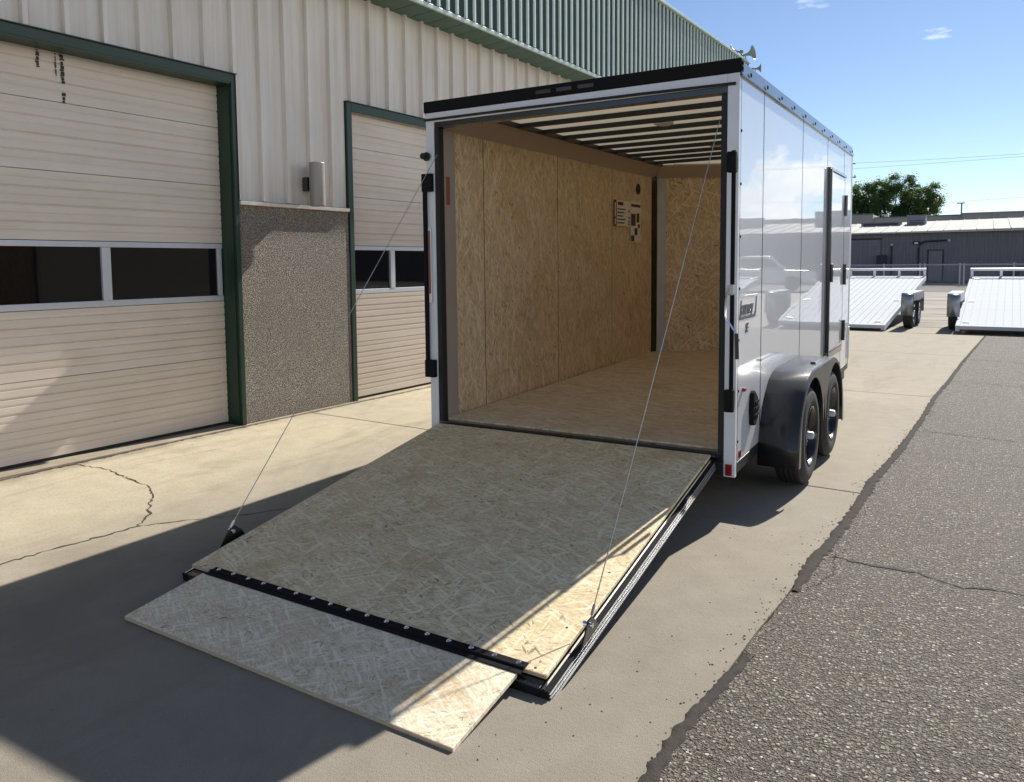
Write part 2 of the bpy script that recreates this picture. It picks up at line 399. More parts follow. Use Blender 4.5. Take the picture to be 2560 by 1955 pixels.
MAT['car_grey'] = simple('car_grey', (.16, .17, .18), .3, coat=1, noise=0)
MAT['horn'] = simple('horn_grey_green', (.26, .28, .24), .5, noise=.15)

# ------------------------------------------------------------------ helpers
class MB:
    def __init__(s): s.v = []; s.f = []
    def box(s, x0, x1, y0, y1, z0, z1):
        i = len(s.v)
        s.v += [(x0, y0, z0), (x1, y0, z0), (x1, y1, z0), (x0, y1, z0), (x0, y0, z1), (x1, y0, z1), (x1, y1, z1), (x0, y1, z1)]
        s.f += [(i, i+3, i+2, i+1), (i+4, i+5, i+6, i+7), (i, i+1, i+5, i+4), (i+1, i+2, i+6, i+5), (i+2, i+3, i+7, i+6), (i+3, i, i+4, i+7)]
        return s
    def hexa(s, p):                      # eight corners, bottom ring then top ring
        i = len(s.v); s.v += [tuple(q) for q in p]
        s.f += [(i, i+3, i+2, i+1), (i+4, i+5, i+6, i+7), (i, i+1, i+5, i+4), (i+1, i+2, i+6, i+5), (i+2, i+3, i+7, i+6), (i+3, i, i+4, i+7)]
        return s
    def prism(s, pts, a, d):             # closed polygon pts (3-D) pushed along vector d
        n = len(pts); i = len(s.v); d = Vector(d)
        s.v += [tuple(Vector(p)) for p in pts] + [tuple(Vector(p)+d) for p in pts]
        s.f += [tuple(range(i, i+n)), tuple(range(i+2*n-1, i+n-1, -1))]
        for k in range(n):
            j = (k+1) % n; s.f.append((i+k, i+n+k, i+n+j, i+j))
        return s
    def tube(s, pts, r, n=8, cap=True):
        pts = [Vector(p) for p in pts]; rings = []
        up = Vector((0, 0, 1))
        for k, p in enumerate(pts):
            d = (pts[min(k+1, len(pts)-1)]-pts[max(k-1, 0)]).normalized()
            a = d.cross(up) if abs(d.dot(up)) < .95 else d.cross(Vector((1, 0, 0)))
            a.normalize(); b = d.cross(a); rk = r[k] if isinstance(r, (list, tuple)) else r
            i = len(s.v); rings.append(i)
            for q in range(n):
                t = 2*math.pi*q/n; s.v.append(tuple(p+a*math.cos(t)*rk+b*math.sin(t)*rk))
        for k in range(len(rings)-1):
            for q in range(n):
                w = (q+1) % n; s.f.append((rings[k]+q, rings[k]+w, rings[k+1]+w, rings[k+1]+q))
        if cap:
            s.f.append(tuple(rings[0]+q for q in range(n))[::-1]); s.f.append(tuple(rings[-1]+q for q in range(n)))
        return s
    def lathe(s, prof, c, axis='x', n=32):  # prof: list (r, t) ; t runs along axis
        i0 = len(s.v); c = Vector(c)
        for (r, t) in prof:
            for q in range(n):
                a = 2*math.pi*q/n
                if axis == 'x': s.v.append(tuple(c+Vector((t, r*math.cos(a), r*math.sin(a)))))
                elif axis == 'y': s.v.append(tuple(c+Vector((r*math.cos(a), t, r*math.sin(a)))))
                else: s.v.append(tuple(c+Vector((r*math.cos(a), r*math.sin(a), t))))
        for k in range(len(prof)-1):
            for q in range(n):
                w = (q+1) % n; s.f.append((i0+k*n+q, i0+k*n+w, i0+(k+1)*n+w, i0+(k+1)*n+q))
        return s
    def build(s, name, mat, parent=None, smooth=False, bevel=0, loc=None):
        me = bpy.data.meshes.new(name); me.from_pydata(s.v, [], s.f); me.update()
        bm = bmesh.new(); bm.from_mesh(me); bmesh.ops.recalc_face_normals(bm, faces=bm.faces); bm.to_mesh(me); bm.free()
        if isinstance(mat, str): mat = MAT[mat]
        me.materials.append(mat)
        o = bpy.data.objects.new(name, me); COL.objects.link(o)
        if parent: o.parent = parent
        if loc: o.location = loc
        if smooth:
            for p in me.polygons: p.use_smooth = True
            me.set_sharp_from_angle(angle=R(38))
        if bevel:
            b = o.modifiers.new('bevel', 'BEVEL'); b.width = bevel; b.segments = 2; b.limit_method = 'ANGLE'
        return o
def box(name, mat, x0, x1, y0, y1, z0, z1, parent=None, bevel=0):
    c = Vector(((x0+x1)/2, (y0+y1)/2, (z0+z1)/2))
    return MB().box(x0, x1, y0, y1, z0, z1).build(name, mat, parent, bevel=bevel)
def tag(o, label=None, cat=None, group=None, kind=None):
    for k, v in (('label', label), ('category', cat), ('group', group), ('kind', kind)):
        if v: o[k] = v
    return o
def empty(name, loc=(0, 0, 0), rot=(0, 0, 0), **k):
    o = bpy.data.objects.new(name, None); COL.objects.link(o); o.location = loc; o.rotation_euler = rot
    o.empty_display_size = .2
    return tag(o, **k)
def kids(o): return [c for c in COL.objects if c.parent == o]
def copy_tree(o, parent=None):
    c = o.copy(); COL.objects.link(c)
    if parent: c.parent = parent
    for ch in kids(o): copy_tree(ch, c)
    return c
def inst(o, loc, name=None, parent=None):    # same mesh again as another piece
    c = o.copy(); COL.objects.link(c); c.location = loc
    if parent: c.parent = parent
    return c
def struct(o): return tag(o, kind='structure')

# ------------------------------------------------------------------ ground
struct(MB().box(-400, 400, -60, 900, -.20, -.09).build('ground', 'dark_asphalt'))
LB = [(.40, -60.0), (.40, -3.2), (.407, -2.56), (.404, -2.246), (.433, -1.969), (.452, -1.447), (.488, -.906), (.484, -.55), (.526, -.18), (.535, .05), (.565, .55),
      (.565, 1.28), (.628, 1.96), (.64, 2.27), (.718, 3.87), (.757, 5.31), (.835, 6.63), (.956, 9.2), (1.225, 13.9)]
# asphalt on the right, following the irregular boundary
def fine_edge(pts, amp, step, seed):
    rn = random.Random(seed); out = []
    for (x0, y0), (x1, y1) in zip(pts[:-1], pts[1:]):
        n = max(1, int(abs(y1-y0)/step))
        for k in range(n):
            t = k/n; out.append((x0+(x1-x0)*t+rn.uniform(-amp, amp), y0+(y1-y0)*t))
    out.append(pts[-1]); return out
LBf = [(x, y) for x, y in LB]
ae = fine_edge([(x+.02, y) for x, y in LB], .006, .05, 3)
m = MB()
poly = [(x, y, 0.0) for x, y in ae]+[(45, 13.9, 0.0), (45, -60, 0.0)]
m.prism(poly, None, (0, 0, -.06))
struct(m.build('asphalt_lot', 'asphalt'))
# concrete apron cast in slabs with open joints
apron = empty('concrete_apron', (0, 0, 0)); struct(apron)
def jy(y, x): return y-.07*x
joints = [-60.0, -34.0, -20.0, -12.0, -7.6, .95, 5.33, 9.82, 13.9]
def lbx(y):
    for (x0, y0), (x1, y1) in zip(LB[:-1], LB[1:]):
        if y0 <= y <= y1: return x0+(x1-x0)*(y-y0)/(y1-y0)
    return LB[-1][0] if y > 0 else LB[0][0]
for a, b2 in zip(joints[:-1], joints[1:]):
    g = .007
    ys = [a+g+(b2-a-2*g)*k/40 for k in range(41)]
    right = []
    for y in ys:
        x = lbx(y-.05)+.012; right.append((x, jy(y, x) if a > -100 else y))
    pts = [(x, y, .0) for x, y in right]
    xl = -5.15
    pts += [(xl, jy(b2-g, xl), .0), (xl, jy(a+g, xl) if a > -100 else a, .0)]
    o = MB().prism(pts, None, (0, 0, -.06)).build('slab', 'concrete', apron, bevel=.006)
# strip of concrete across the far end and the far paving, cut by joints
struct(MB().box(-5.1, 30, 13.95, 15.4, -.06, -.002).build('far_concrete_strip', 'concrete'))
fp = empty('far_paving'); struct(fp)
yy = 15.42
for w in (1.9, 2.6, 3.4, 6.5, 8.3):
    MB().box(-60, 80, yy+.03, yy+w-.03, -.08, -.012).build('paving_strip', 'far_paving', fp); yy += w
struct(MB().box(-60, 80, yy+.1, 53, -.08, -.014).build('back_lane', 'dark_asphalt'))
# sealant strip along the edge of the asphalt
def strip(left, right, z, name, mat, th=.006):
    L = fine_edge(left, .009, .022, 11); Rr = fine_edge(right, .011, .022, 12)
    n = 60
    def samp(P, t):
        y0, y1 = P[0][1], P[-1][1]; y = y0+(y1-y0)*t
        for (xa, ya), (xb, yb) in zip(P[:-1], P[1:]):
            if (ya-y)*(yb-y) <= 0 and ya != yb: return (xa+(xb-xa)*(y-ya)/(yb-ya), y)
        return P[-1]
    n = max(20, int(abs(left[-1][1]-left[0][1])/.018)); m = MB()
    for k in range(n+1):
        l, r = samp(L, k/n), samp(Rr, k/n)
        c = (l[0]+r[0])/2
        m.v += [(l[0], l[1], z), (l[0]+.008, l[1], z+th), (c, l[1], z+th*1.15), (r[0]-.008, r[1], z+th), (r[0], r[1], z)]
    for k in range(n):
        for q in range(4):
            i = 5*k+q; m.f.append((i, i+1, i+6, i+5))
    return m.build(name, mat, smooth=True)
struct(strip([(.36, -3.6), (.395, -2.7), (.404, -2.246), (.433, -1.969), (.47, -1.63)], [(.455, -3.6), (.445, -2.55), (.452, -2.2), (.483, -1.93), (.50, -1.66)], .001, 'sealant_strip', 'sealant'))
struct(strip([(.50, -.93), (.485, -.55), (.52, -.18), (.53, .05), (.56, .6), (.565, 1.28), (.625, 1.96), (.64, 2.27), (.715, 3.87), (.75, 5.31), (.83, 6.63), (.95, 9.2), (1.22, 13.85)],
             [(.535, -.93), (.562, -.42), (.582, -.18), (.592, .05), (.616, .6), (.632, 1.28), (.675, 1.96), (.705, 2.4), (.762, 3.87), (.797, 5.31), (.877, 6.63), (.99, 9.2), (1.242, 13.85)], .001, 'sealant_strip', 'sealant'))
# cracks: thin ragged ribbons lying on the surface
def crack(pts, w, seed, z=.0025, name='crack', mat='crack', sub=.03, wander=.012):
    rn = random.Random(seed); P = []
    for (x0, y0), (x1, y1) in zip(pts[:-1], pts[1:]):
        L = math.hypot(x1-x0, y1-y0); n = max(1, int(L/sub))
        for k in range(n):
            t = k/n; P.append((x0+(x1-x0)*t+rn.uniform(-wander, wander), y0+(y1-y0)*t+rn.uniform(-wander, wander)))
    P.append(pts[-1]); m = MB()
    for k, (x, y) in enumerate(P):
        a = P[max(0, k-1)]; b = P[min(len(P)-1, k+1)]
        dx, dy = b[0]-a[0], b[1]-a[1]; d = math.hypot(dx, dy) or 1
        ww = w*rn.uniform(.25, 1.2)*.5
        m.v += [(x-dy/d*ww, y+dx/d*ww, z), (x+dy/d*ww, y-dx/d*ww, z)]
    for k in range(len(P)-1): m.f.append((2*k, 2*k+1, 2*k+3, 2*k+2))
    return struct(m.build(name, mat))
crack([(-3.035, -2.8), (-3.03, -2.6), (-2.99, -2.2), (-2.95, -1.88)], .016, 1)
crack([(-2.95, -1.88), (-3.10, -1.70), (-3.285, -1.56), (-3.47, -1.42), (-3.672, -1.31), (-3.95, -1.26), (-4.33, -1.18), (-4.70, -1.20)], .014, 2)
crack([(-2.95, -1.88), (-2.80, -1.66), (-2.59, -1.44), (-2.45, -1.2), (-2.30, -.90)], .009, 3, wander=.006)
crack([(-4.30, -1.10), (-4.22, -.7), (-4.148, -.26)], .004, 4, wander=.006)
crack([(.592, -.378), (.717, -.401), (.851, -.403), (.972, -.397)], .028, 5, z=.003, wander=.008)
crack([(.972, -.397), (1.064, -.455), (1.178, -.506), (1.239, -.459), (1.341, -.456), (1.407, -.451), (2.6, -.5)], .013, 6, z=.003)
crack([(.6, -.30), (.63, -.52), (.62, -.70), (.56, -.88)], .007, 7, z=.003)
crack([(.80, 3.25), (1.3, 3.15), (1.9, 3.1), (4, 2.9)], .012, 8, z=.003)
crack([(.72, 2.3), (1.2, 2.2), (1.8, 2.2)], .006, 9, z=.003)
crack([(.87, 6.7), (1.4, 6.6), (2.5, 6.4), (6, 6)], .02, 10, z=.003)
crack([(.97, 9.3), (2, 9.1), (5, 8.8)], .02, 16, z=.003)
crack([(-4.72, -1.66), (-4.72, -1.1), (-4.71, -.5), (-4.70, 0), (-4.68, .44)], .03, 12, z=.004, wander=.012)
crack([(-4.68, .44), (-4.66, 1.1), (-4.62, 2.2), (-4.55, 4.2)], .016, 13, z=.004, wander=.008)
crack([(-4.73, -3.6), (-4.73, -2.5), (-4.72, -1.66)], .022, 14, z=.004, wander=.012)
for k in range(7):
    y = 16+k*2.7+random.uniform(-.5, .5)
    crack([(-3, y), (-1, y+random.uniform(-.2, .2)), (1, y+random.uniform(-.2, .2)), (3, y)], .10, 30+k, z=-.009, sub=.3, wander=.05)
# crumbs, grit and bits of leaf that nobody could count
m = MB(); rn = random.Random(5)
def crumb(x, y, s):
    i = len(m.v); a = rn.uniform(0, 6.28); z = .001
    for k in range(5):
        r = s*rn.uniform(.6, 1.2); m.v.append((x+r*math.cos(a+k*1.257), y+r*math.sin(a+k*1.257), z))
    m.v.append((x, y, z+s*.7))
    for k in range(5): m.f.append((i+k, i+(k+1) % 5, i+5))
for _ in range(900):
    y = rn.uniform(-3.4, 6); x = lbx(y)+rn.gauss(.03, .05); crumb(x, y, rn.uniform(.0015, .006))
for _ in range(300):
    y = rn.uniform(-3, 4); crumb(-4.71+rn.gauss(0, .025), y, rn.uniform(.002, .007))
for _ in range(130):
    crumb(rn.uniform(-4.5, .4), rn.uniform(-3.3, 6), rn.uniform(.002, .006))
for _ in range(90): crumb(rn.uniform(-.3, .6), rn.uniform(-3, 0), rn.uniform(.0015, .005))
tag(m.build('grit', 'debris'), kind='stuff')

# ------------------------------------------------------------------ metal building (local x = out of the wall, y = along it, z = up)
BANG = .0358
bl = empty('metal_building', (-4.778, -1.383, 0), (0, 0, -BANG), label='cream metal workshop with green trim, roll-up doors and a green ribbed parapet', cat='building')
S0, S1 = -6.0, 16.4
D1a, D1b, D2a, D2b = -2.9, 1.775, 3.40, 8.0       # door openings
HT = 3.17
def ribbed(s0, s1, z0, z1, name='siding_panel', first=0):
    """vertical ribs every 0.305 m with two small stiffeners between"""
    pitch = .3048; prof = []
    k = math.floor(s0/pitch)-1
    while k*pitch < s1+pitch:
        b0 = k*pitch
        for ds, x in ((-.030, 0), (-.024, .046), (.014, .046), (.044, 0), (.11, 0), (.118, .002), (.14, .002), (.148, 0), (.185, 0), (.193, .002), (.215, .002), (.223, 0)):
            prof.append((b0+ds, x))
        k += 1
    def xat(s):
        for (a, xa), (b, xb) in zip(prof[:-1], prof[1:]):
            if a <= s <= b: return xa+(xb-xa)*(s-a)/(b-a) if b > a else xa
        return 0
    pts = [(s0, xat(s0))]+[p for p in prof if s0 < p[0] < s1]+[(s1, xat(s1))]
    m = MB()
    for s_, x in pts: m.v += [(x, s_, z0), (x, s_, z1)]
    for q in range(len(pts)-1): m.f.append((2*q, 2*q+2, 2*q+3, 2*q+1))
    # back sheet gives it a body
    i = len(m.v); m.v += [(-.02, s0, z0), (-.02, s0, z1), (-.02, s1, z0), (-.02, s1, z1)]
    m.f += [(i, i+1, i+3, i+2)]
    return m.build(name, 'siding', bl)
pw = .9144
k = math.floor(S0/pw)
while k*pw < S1:
    a, b = max(S0, k*pw+.045), min(S1, (k+1)*pw+.045)
    cuts = sorted({a, b, *[c for c in (D1a-.05, D1b+.055, D2a-.14, D2b+.05) if a < c < b]})
    for c0, c1 in zip(cuts[:-1], cuts[1:]):
        mid = (c0+c1)/2
        over = (D1a-.05 < mid < D1b+.055) or (D2a-.14 < mid < D2b+.05)
        z0 = HT+.08 if over else (2.12 if D1b < mid < D2a else 0.9)
        ribbed(c0, c1, z0, 4.42)
    k += 1
# inner body so nothing is hollow, with openings behind the doors left dark
m = MB()
m.box(-8, -.021, D1b+.001, D2a, 0, 4.5); m.box(-8, -.021, D2b, S1, 0, 4.5); m.box(-8, -.021, S0, D1a, 0, 4.5); m.box(-8, -.45, D1a, D1b, 0, 4.5); m.box(-8, -.45, D2a, D2b, 0, 4.5)
m.box(-.449, -.022, D1a, D1b, HT+.06, 4.5); m.box(-.449, -.022, D2a, D2b, HT+.06, 4.5)
m.build('core_wall', 'far_dark', bl)
# pebble-dash wainscot
box('pebble_panel', 'pebble', -.02, .012, D1b+.062, D2a-.125, .0, 2.075, bl)
box('pebble_panel', 'pebble', -.02, .012, D2b+.06, S1, .0, .895, bl)
box('ledge_trim', 'drip', -.02, .05, D1b+.062, D2a-.135, 2.078, 2.112, bl, bevel=.004).data.materials[0] = MAT['siding']
# foundation lip
m = MB(); m.box(-.45, .035, S0, S1, -.05, .018); m.build('foundation_lip', 'concrete', bl, bevel=.006)
# green trims of door one
box('jamb_trim', 'green', -.16, -.0, D1b, D1b+.012, .02, HT, bl)             # reveal
box('jamb_trim', 'green', -.002, .034, D1b+.0125, D1b+.06, .02, HT+.079, bl, bevel=.003)
box('header_trim', 'green', -.16, .034, D1a, D1b-.002, HT-.012, HT-.0, bl)
box('header_trim', 'green', -.002, .036, D1a-.05, D1b+.011, HT+.0, HT+.078, bl, bevel=.003)
box('header_cap', 'green', -.002, .052, D1a-.05, D1b+.068, HT+.079, HT+.087, bl)
box('jamb_trim', 'green', -.16, .034, D1a-.05, D1a-.001, .02, HT, bl)
# door two
box('jamb_trim', 'green', -.002, .034, D2a-.13, D2a-.06, 2.08, HT+.07, bl, bevel=.003)
box('jamb_trim', 'green', -.002, .020, D2a-.105, D2a-.04, .02, 2.078, bl, bevel=.003)
box('header_trim', 'green', -.002, .036, D2a-.06, D2b, HT-.02, HT+.07, bl, bevel=.003)
box('header_cap', 'green', -.002, .050, D2a-.14, D2b, HT+.071, HT+.079, bl)
# sectional doors
def garage_door(s0, s1, depth, mull, label=None):
    e = empty('garage_door', (0, 0, 0)); e.parent = bl
    H = .5275; zb_ = .135
    z = .045; secs = [(.045, .655), (.66, 1.185), ('win', 1.19, 1.72), (1.725, 2.25), (2.255, 2.78), (2.785, HT+.04)]
    for sc in secs:
        if sc[0] == 'win':
            z0, z1 = sc[1], sc[2]
            x = -depth
            # frame rails and mullions, panes set back behind them
            MB().box(x-.045, x, s0, s1, z0, z0+.05).box(x-.045, x, s0, s1, z1-.045, z1).build('window_rail', 'alu_frame', e, bevel=.003)
            edges = [s0]+mull+[s1]
            for a, b in zip(edges[:-1], edges[1:]):
                MB().box(x-.028, x-.022, a+.012, b-.012, z0+.045, z1-.04).build('pane', 'glass', e)
            for c in mull: MB().box(x-.04, x+.004, c-.038, c+.038, z0+.051, z1-.046).build('mullion', 'alu_frame', e, bevel=.004)
            for c in (s0+.025, s1-.03): MB().box(x-.04, x-.001, c-.022, c+.022, z0+.051, z1-.046).build('mullion', 'alu_frame', e, bevel=.004)
            continue
        z0, z1 = sc
        n = max(3, round((z1-z0)/.131)); st = (z1-z0)/n
        prof = [(0, z0)]
        for q in range(n):
            a = z0+q*st
            if q: prof += [(.0, a-.004), (-.011, a+.0), (-.011, a+.006), (.0, a+.018)]
            prof += [(.0, a+st*.52), (-.006, a+st*.54), (-.006, a+st*.60), (.0, a+st*.70)]
        prof += [(0, z1)]
        m = MB()
        for x, z in prof: m.v += [(x-depth, s0, z), (x-depth, s1, z)]
        for q in range(len(prof)-1): m.f.append((2*q, 2*q+1, 2*q+3, 2*q+2))
        i = len(m.v); m.v += [(-depth-.04, s0, z0), (-depth-.04, s1, z0), (-depth-.04, s1, z1), (-depth-.04, s0, z1)]; m.f.append((i, i+1, i+2, i+3))
        m.f += [(0, 1, i+1, i), (2*len(prof)-2, 2*len(prof)-1, i+2, i+3)]
        m.build('door_section', 'door_cream', e)
    box('bottom_seal', 'rubber', -depth-.03, -depth-.005, s0, s1, .02, .045, e)
    # end caps of the lower sections
    for z0, z1 in ((.1, .42), (.44, .64)): box('end_stile', 'door_cream', -depth-.001, -depth+.006, s1-.055, s1-.01, z0, z1, e, bevel=.002)
    return e
garage_door(D1a, D1b-.004, .155, [-.98-.85, -.59, .635])
garage_door(D2a-.035, D2b, .05, [4.06+.0, 5.3, 6.5])
# dirty drips under the first header: old rust or soot streaks
rn = random.Random(9)
for sx_, w, segs in ((-.12, .03, [(3.05, 3.15)]), (.165, .03, [(3.02, 3.15)]), (.30, .012, [(2.98, 3.15)]), (.35, .032, [(2.93, 3.15), (2.78, 2.86)])):
    m = MB()
    for z0, z1 in segs:
        z = z0
        while z < z1:
            hh = rn.uniform(.008, .03); m.box(-.1525, -.1515, sx_-w/2*rn.uniform(.5, 1.2), sx_+w/2*rn.uniform(.5, 1.2), z, min(z1, z+hh)); z += hh*rn.uniform(1.0, 1.4)
    tag(m.build('soot_streak', 'far_dark', bl), kind='stuff')
# soffit boards
OV = .40; ZE = 4.423
s = S0
while s < S1:
    m = MB(); m.hexa([(-.0, s+.004, 4.375), (OV-.005, s+.004, ZE-.03), (OV-.005, s+.298, ZE-.03), (-.0, s+.298, 4.375), (-.0, s+.004, 4.39), (OV-.005, s+.004, ZE-.012), (OV-.005, s+.298, ZE-.012), (-.0, s+.298, 4.39)])
    m.build('soffit_board', 'soffit', bl); s += .3048
box('soffit_backer', 'far_dark', -.02, OV-.01, S0, S1, ZE+.012, ZE+.03, bl)
box('drip_edge', 'drip', OV-.02, OV+.012, S0, S1, ZE-.035, ZE+.012, bl, bevel=.003)
# green ribbed parapet (one sheet every 0.89 m) and its ribs
ZT = 6.17
s = S0; first_rib = None
while s < S1-.01:
    e1 = min(s+.89, S1)
    pl = box('parapet_sheet', 'green_roof', OV-.02, OV+.0, s+.002, e1-.002, ZE+.02, ZT, bl)
    q = s+.089
    while q < e1:
        if first_rib is None:
            mm = MB(); mm.hexa([(0, -.026, ZE+.02), (.022, -.014, ZE+.02), (.022, .014, ZE+.02), (0, .026, ZE+.02), (0, -.026, ZT), (.022, -.014, ZT), (.022, .014, ZT), (0, .026, ZT)])
            first_rib = mm.build('parapet_rib', 'glint_rib', bl); first_rib.location = (OV+.001, q, 0)
        else: inst(first_rib, (OV+.001, q, 0))
        q += .178
    s += .89
box('coping', 'drip', OV-.25, OV+.07, S0, S1+.06, ZT+.001, ZT+.05, bl, bevel=.005)
box('parapet_end', 'green_roof', -6, OV+.03, S1+.001, S1+.04, ZE, ZT, bl)
box('parapet_back', 'green_roof', -6, OV-.03, S0, S1, 4.52, ZT-.02, bl)
# rake / end return
box('corner_trim', 'green', -.05, .06, S1, S1+.05, 0, ZE, bl)
def to_world(lx, ly, lz):
    return (Vector((-4.778, -1.383, 0))+Matrix.Rotation(-BANG, 3, 'Z') @ Vector((lx, ly, lz)))
# wall lamp between the doors
p = to_world(0, 2.68, 2.315)
wlp = empty('wall_lamp', p, (0, 0, -BANG), label='bronze cylinder wall light on the cream siding above the pebble panel', cat='wall light')
box('mounting_box', 'black', .031, .10, -.065, .065, -.065, .075, wlp, bevel=.006)
MB().lathe([(0, -.215), (.068, -.215), (.078, -.21), (.078, .21), (.074, .215), (.070, .195), (0, .195)], (.175, 0, .0), 'z', 28).build('lamp_shade', 'copper', wlp, smooth=True)
# PA horns on the far roof corner
def horn(name, loc, rz, tilt, sz, label):
    e = empty(name, loc, (tilt, 0, rz), label=label, cat='loudspeaker', group='grey horn loudspeakers on the roof corner')
    prof = [(.03, -.25), (.045, -.22), (.05, -.1), (.07, -.02), (.12, .06), (.2, .12), (.27, .15), (.275, .165), (.25, .15), (.17, .10), (.08, .03), (.0, .0)]
    MB().lathe([(r*sz, t*sz) for r, t in prof], (0, 0, 0), 'y', 24).build('bell', 'horn', e, smooth=True)
    MB().lathe([(0, -.40*sz), (.075*sz, -.39*sz), (.08*sz, -.26*sz), (.04*sz, -.24*sz)], (0, 0, 0), 'y', 16).build('driver', 'horn', e, smooth=True)
    MB().tube([(0, -.15*sz, 0), (0, -.15*sz, -.22*sz)], .02*sz).build('bracket', 'horn', e)
    return e
horn('horn_loudspeaker', to_world(.45, 16.40, 6.40), R(-95), R(8), .62, 'largest grey horn loudspeaker on the far roof corner, opening to the right')
horn('horn_loudspeaker', to_world(.10, 16.35, 6.5), R(100), R(10), .55, 'grey horn loudspeaker on the far roof corner, opening to the left')
horn('horn_loudspeaker', to_world(.60, 16.62, 6.08), R(-80), R(0), .40, 'small grey horn loudspeaker hanging lowest at the roof corner')

# ------------------------------------------------------------------ cargo trailer
TP = .0054
tr = empty('cargo_trailer', (0, 0, 0), (TP, 0, 0), label='white enclosed cargo trailer with its rear ramp lowered and OSB lined inside', cat='trailer')
TW, TL, ZT_, FZ = 2.185, 4.36, 2.641, .395
NY = 5.0   # nose tip
def sb(y): return .334+.020*y      # lower edge of the side skin
# right side sheets
seams = [.022, .57, 1.81, 2.905, 3.855, TL]
for a, b in zip(seams[:-1], seams[1:]):
    a2, b2 = a+.0065, b-.0065
    MB().hexa([(-.012, a2, sb(a2)), (0, a2, sb(a2)), (0, b2, sb(b2)), (-.012, b2, sb(b2)), (-.012, a2, 2.553), (0, a2, 2.553), (0, b2, 2.553), (-.012, b2, 2.553)]).build('side_sheet', 'skin', tr)
for y in seams[1:-1]: box('seam_strip', 'black', -.008, .0012, y-.0065, y+.0065, sb(y)+.002, 2.553, tr)
box('seam_strip', 'black', -.008, .0, .0165, .0265, .34, 2.55, tr)
# left side wall outside, nose walls, roof
box('side_sheet', 'skin', -TW, -TW+.012, .022, TL, .34, 2.553, tr)
def nose(x0, y0, x1, y1, t, name, mat, z0, z1):
    d = Vector((x1-x0, y1-y0, 0)).normalized(); n = Vector((-d.y, d.x, 0))*t
    MB().hexa([(x0, y0, z0), (x1, y1, z0), (x1+n.x, y1+n.y, z0), (x0+n.x, y0+n.y, z0), (x0, y0, z1), (x1, y1, z1), (x1+n.x, y1+n.y, z1), (x0+n.x, y0+n.y, z1)]).build(name, mat, tr)
nose(0, TL+.006, -TW/2, NY, .012, 'nose_sheet', 'skin', .42, 2.640)
nose(-TW/2, NY+.002, -TW, TL+.006, .012, 'nose_sheet', 'skin', .42, 2.640)
box('corner_post', 'alu', -.03, .006, TL-.004, TL+.024, .40, 2.56, tr, bevel=.006)
m = MB(); m.v += [(-.02, .02, 2.612), (-.02, TL, 2.612), (-TW/2, NY-.02, 2.612), (-TW+.02, TL, 2.612), (-TW+.02, .02, 2.612)]; m.f.append((0, 1, 2, 3, 4)); m.build('roof_sheet', 'roof_skin', tr)
# roof caps
MB().hexa([(-.03, -.012, 2.555), (.012, -.012, 2.555), (.012, TL+.01, 2.555), (-.03, TL+.01, 2.555), (-.03, -.012, 2.641), (-.004, -.012, 2.641), (-.004, TL+.01, 2.641), (-.03, TL+.01, 2.641)]).build('roof_cap', 'blacktop', tr, bevel=.004)
box('roof_cap', 'blacktop', -TW-.012, -TW+.03, -.012, TL, 2.555, 2.641, tr, bevel=.004)
box('cap_lip', 'black', .0, .016, -.008, TL+.01, 2.5485, 2.556, tr)
box('rear_cap', 'matte_black', -TW-.014, .010, -.024, .03, 2.569, 2.645, tr, bevel=.005)
for k in range(3): box('marker_light', 'darkred', -1.30+k*.15, -1.19+k*.15, -.030, -.0245, 2.592, 2.618, tr, bevel=.003)
scr = MB().lathe([(0, .007), (.008, .006), (.0125, .003), (.0135, 0), (0, 0)], (0, 0, 0), 'x', 10).build('screw', 'matte_black', tr, smooth=True)
scr.location = (.0125, .1763, 2.583); scr.rotation_euler = (0, 0, 0)
for k in range(1, 11): inst(scr, (.0135, .1763+.4064*k, 2.583))
for z in (2.25, 1.95, 1.65, 1.35, 1.05, .75, .45): inst(scr, (.0, .034, z)).scale = (.7, .7, .7)
for z in (2.62, 2.59): inst(scr, (.010, .0, z))
# rear frame, white posts and header
m = MB(); m.box(-.067, 0, -.018, .020, .245, 2.566); m.build('rear_post', 'white', tr, bevel=.003)
m = MB(); m.box(-TW, -TW+.068, -.018, .020, .245, 2.566); m.build('rear_post', 'white', tr, bevel=.003)
box('rear_header', 'white', -TW+.069, -.068, -.018, .020, 2.50, 2.566, tr, bevel=.003)
MB().tube([(-TW-.006, -.026, 2.518), (-1.4, -.030, 2.517), (-.6, -.030, 2.512), (-.02, -.026, 2.506)], .0085).build('header_hinge', 'rubber', tr, smooth=True)
box('rear_header', 'black', -TW+.07, -.068, -.012, .06, 2.462, 2.4985, tr, bevel=.003)
box('door_seal', 'rubber', -.103, -.0675, -.014, .05, .37, 2.461, tr, bevel=.004)
box('door_seal', 'rubber', -TW+.0685, -TW+.104, -.014, .05, .37, 2.461, tr, bevel=.004)
box('rear_sill', 'black', -TW+.07, -.068, -.02, .05, .335, .3875, tr, bevel=.004)
box('inner_jamb', 'jamb', -TW+.072, -TW+.100, .051, .19, .395, 2.46, tr)
box('inner_jamb', 'jamb', -.100, -.072, .051, .19, .395, 2.46, tr)
box('red_tape', 'faded_red', -TW+.1, -TW+.1015, .075, .12, 1.93, 2.13, tr)
box('inner_header', 'bow', -TW+.105, -.104, .0605, .075, 2.475, 2.58, tr)
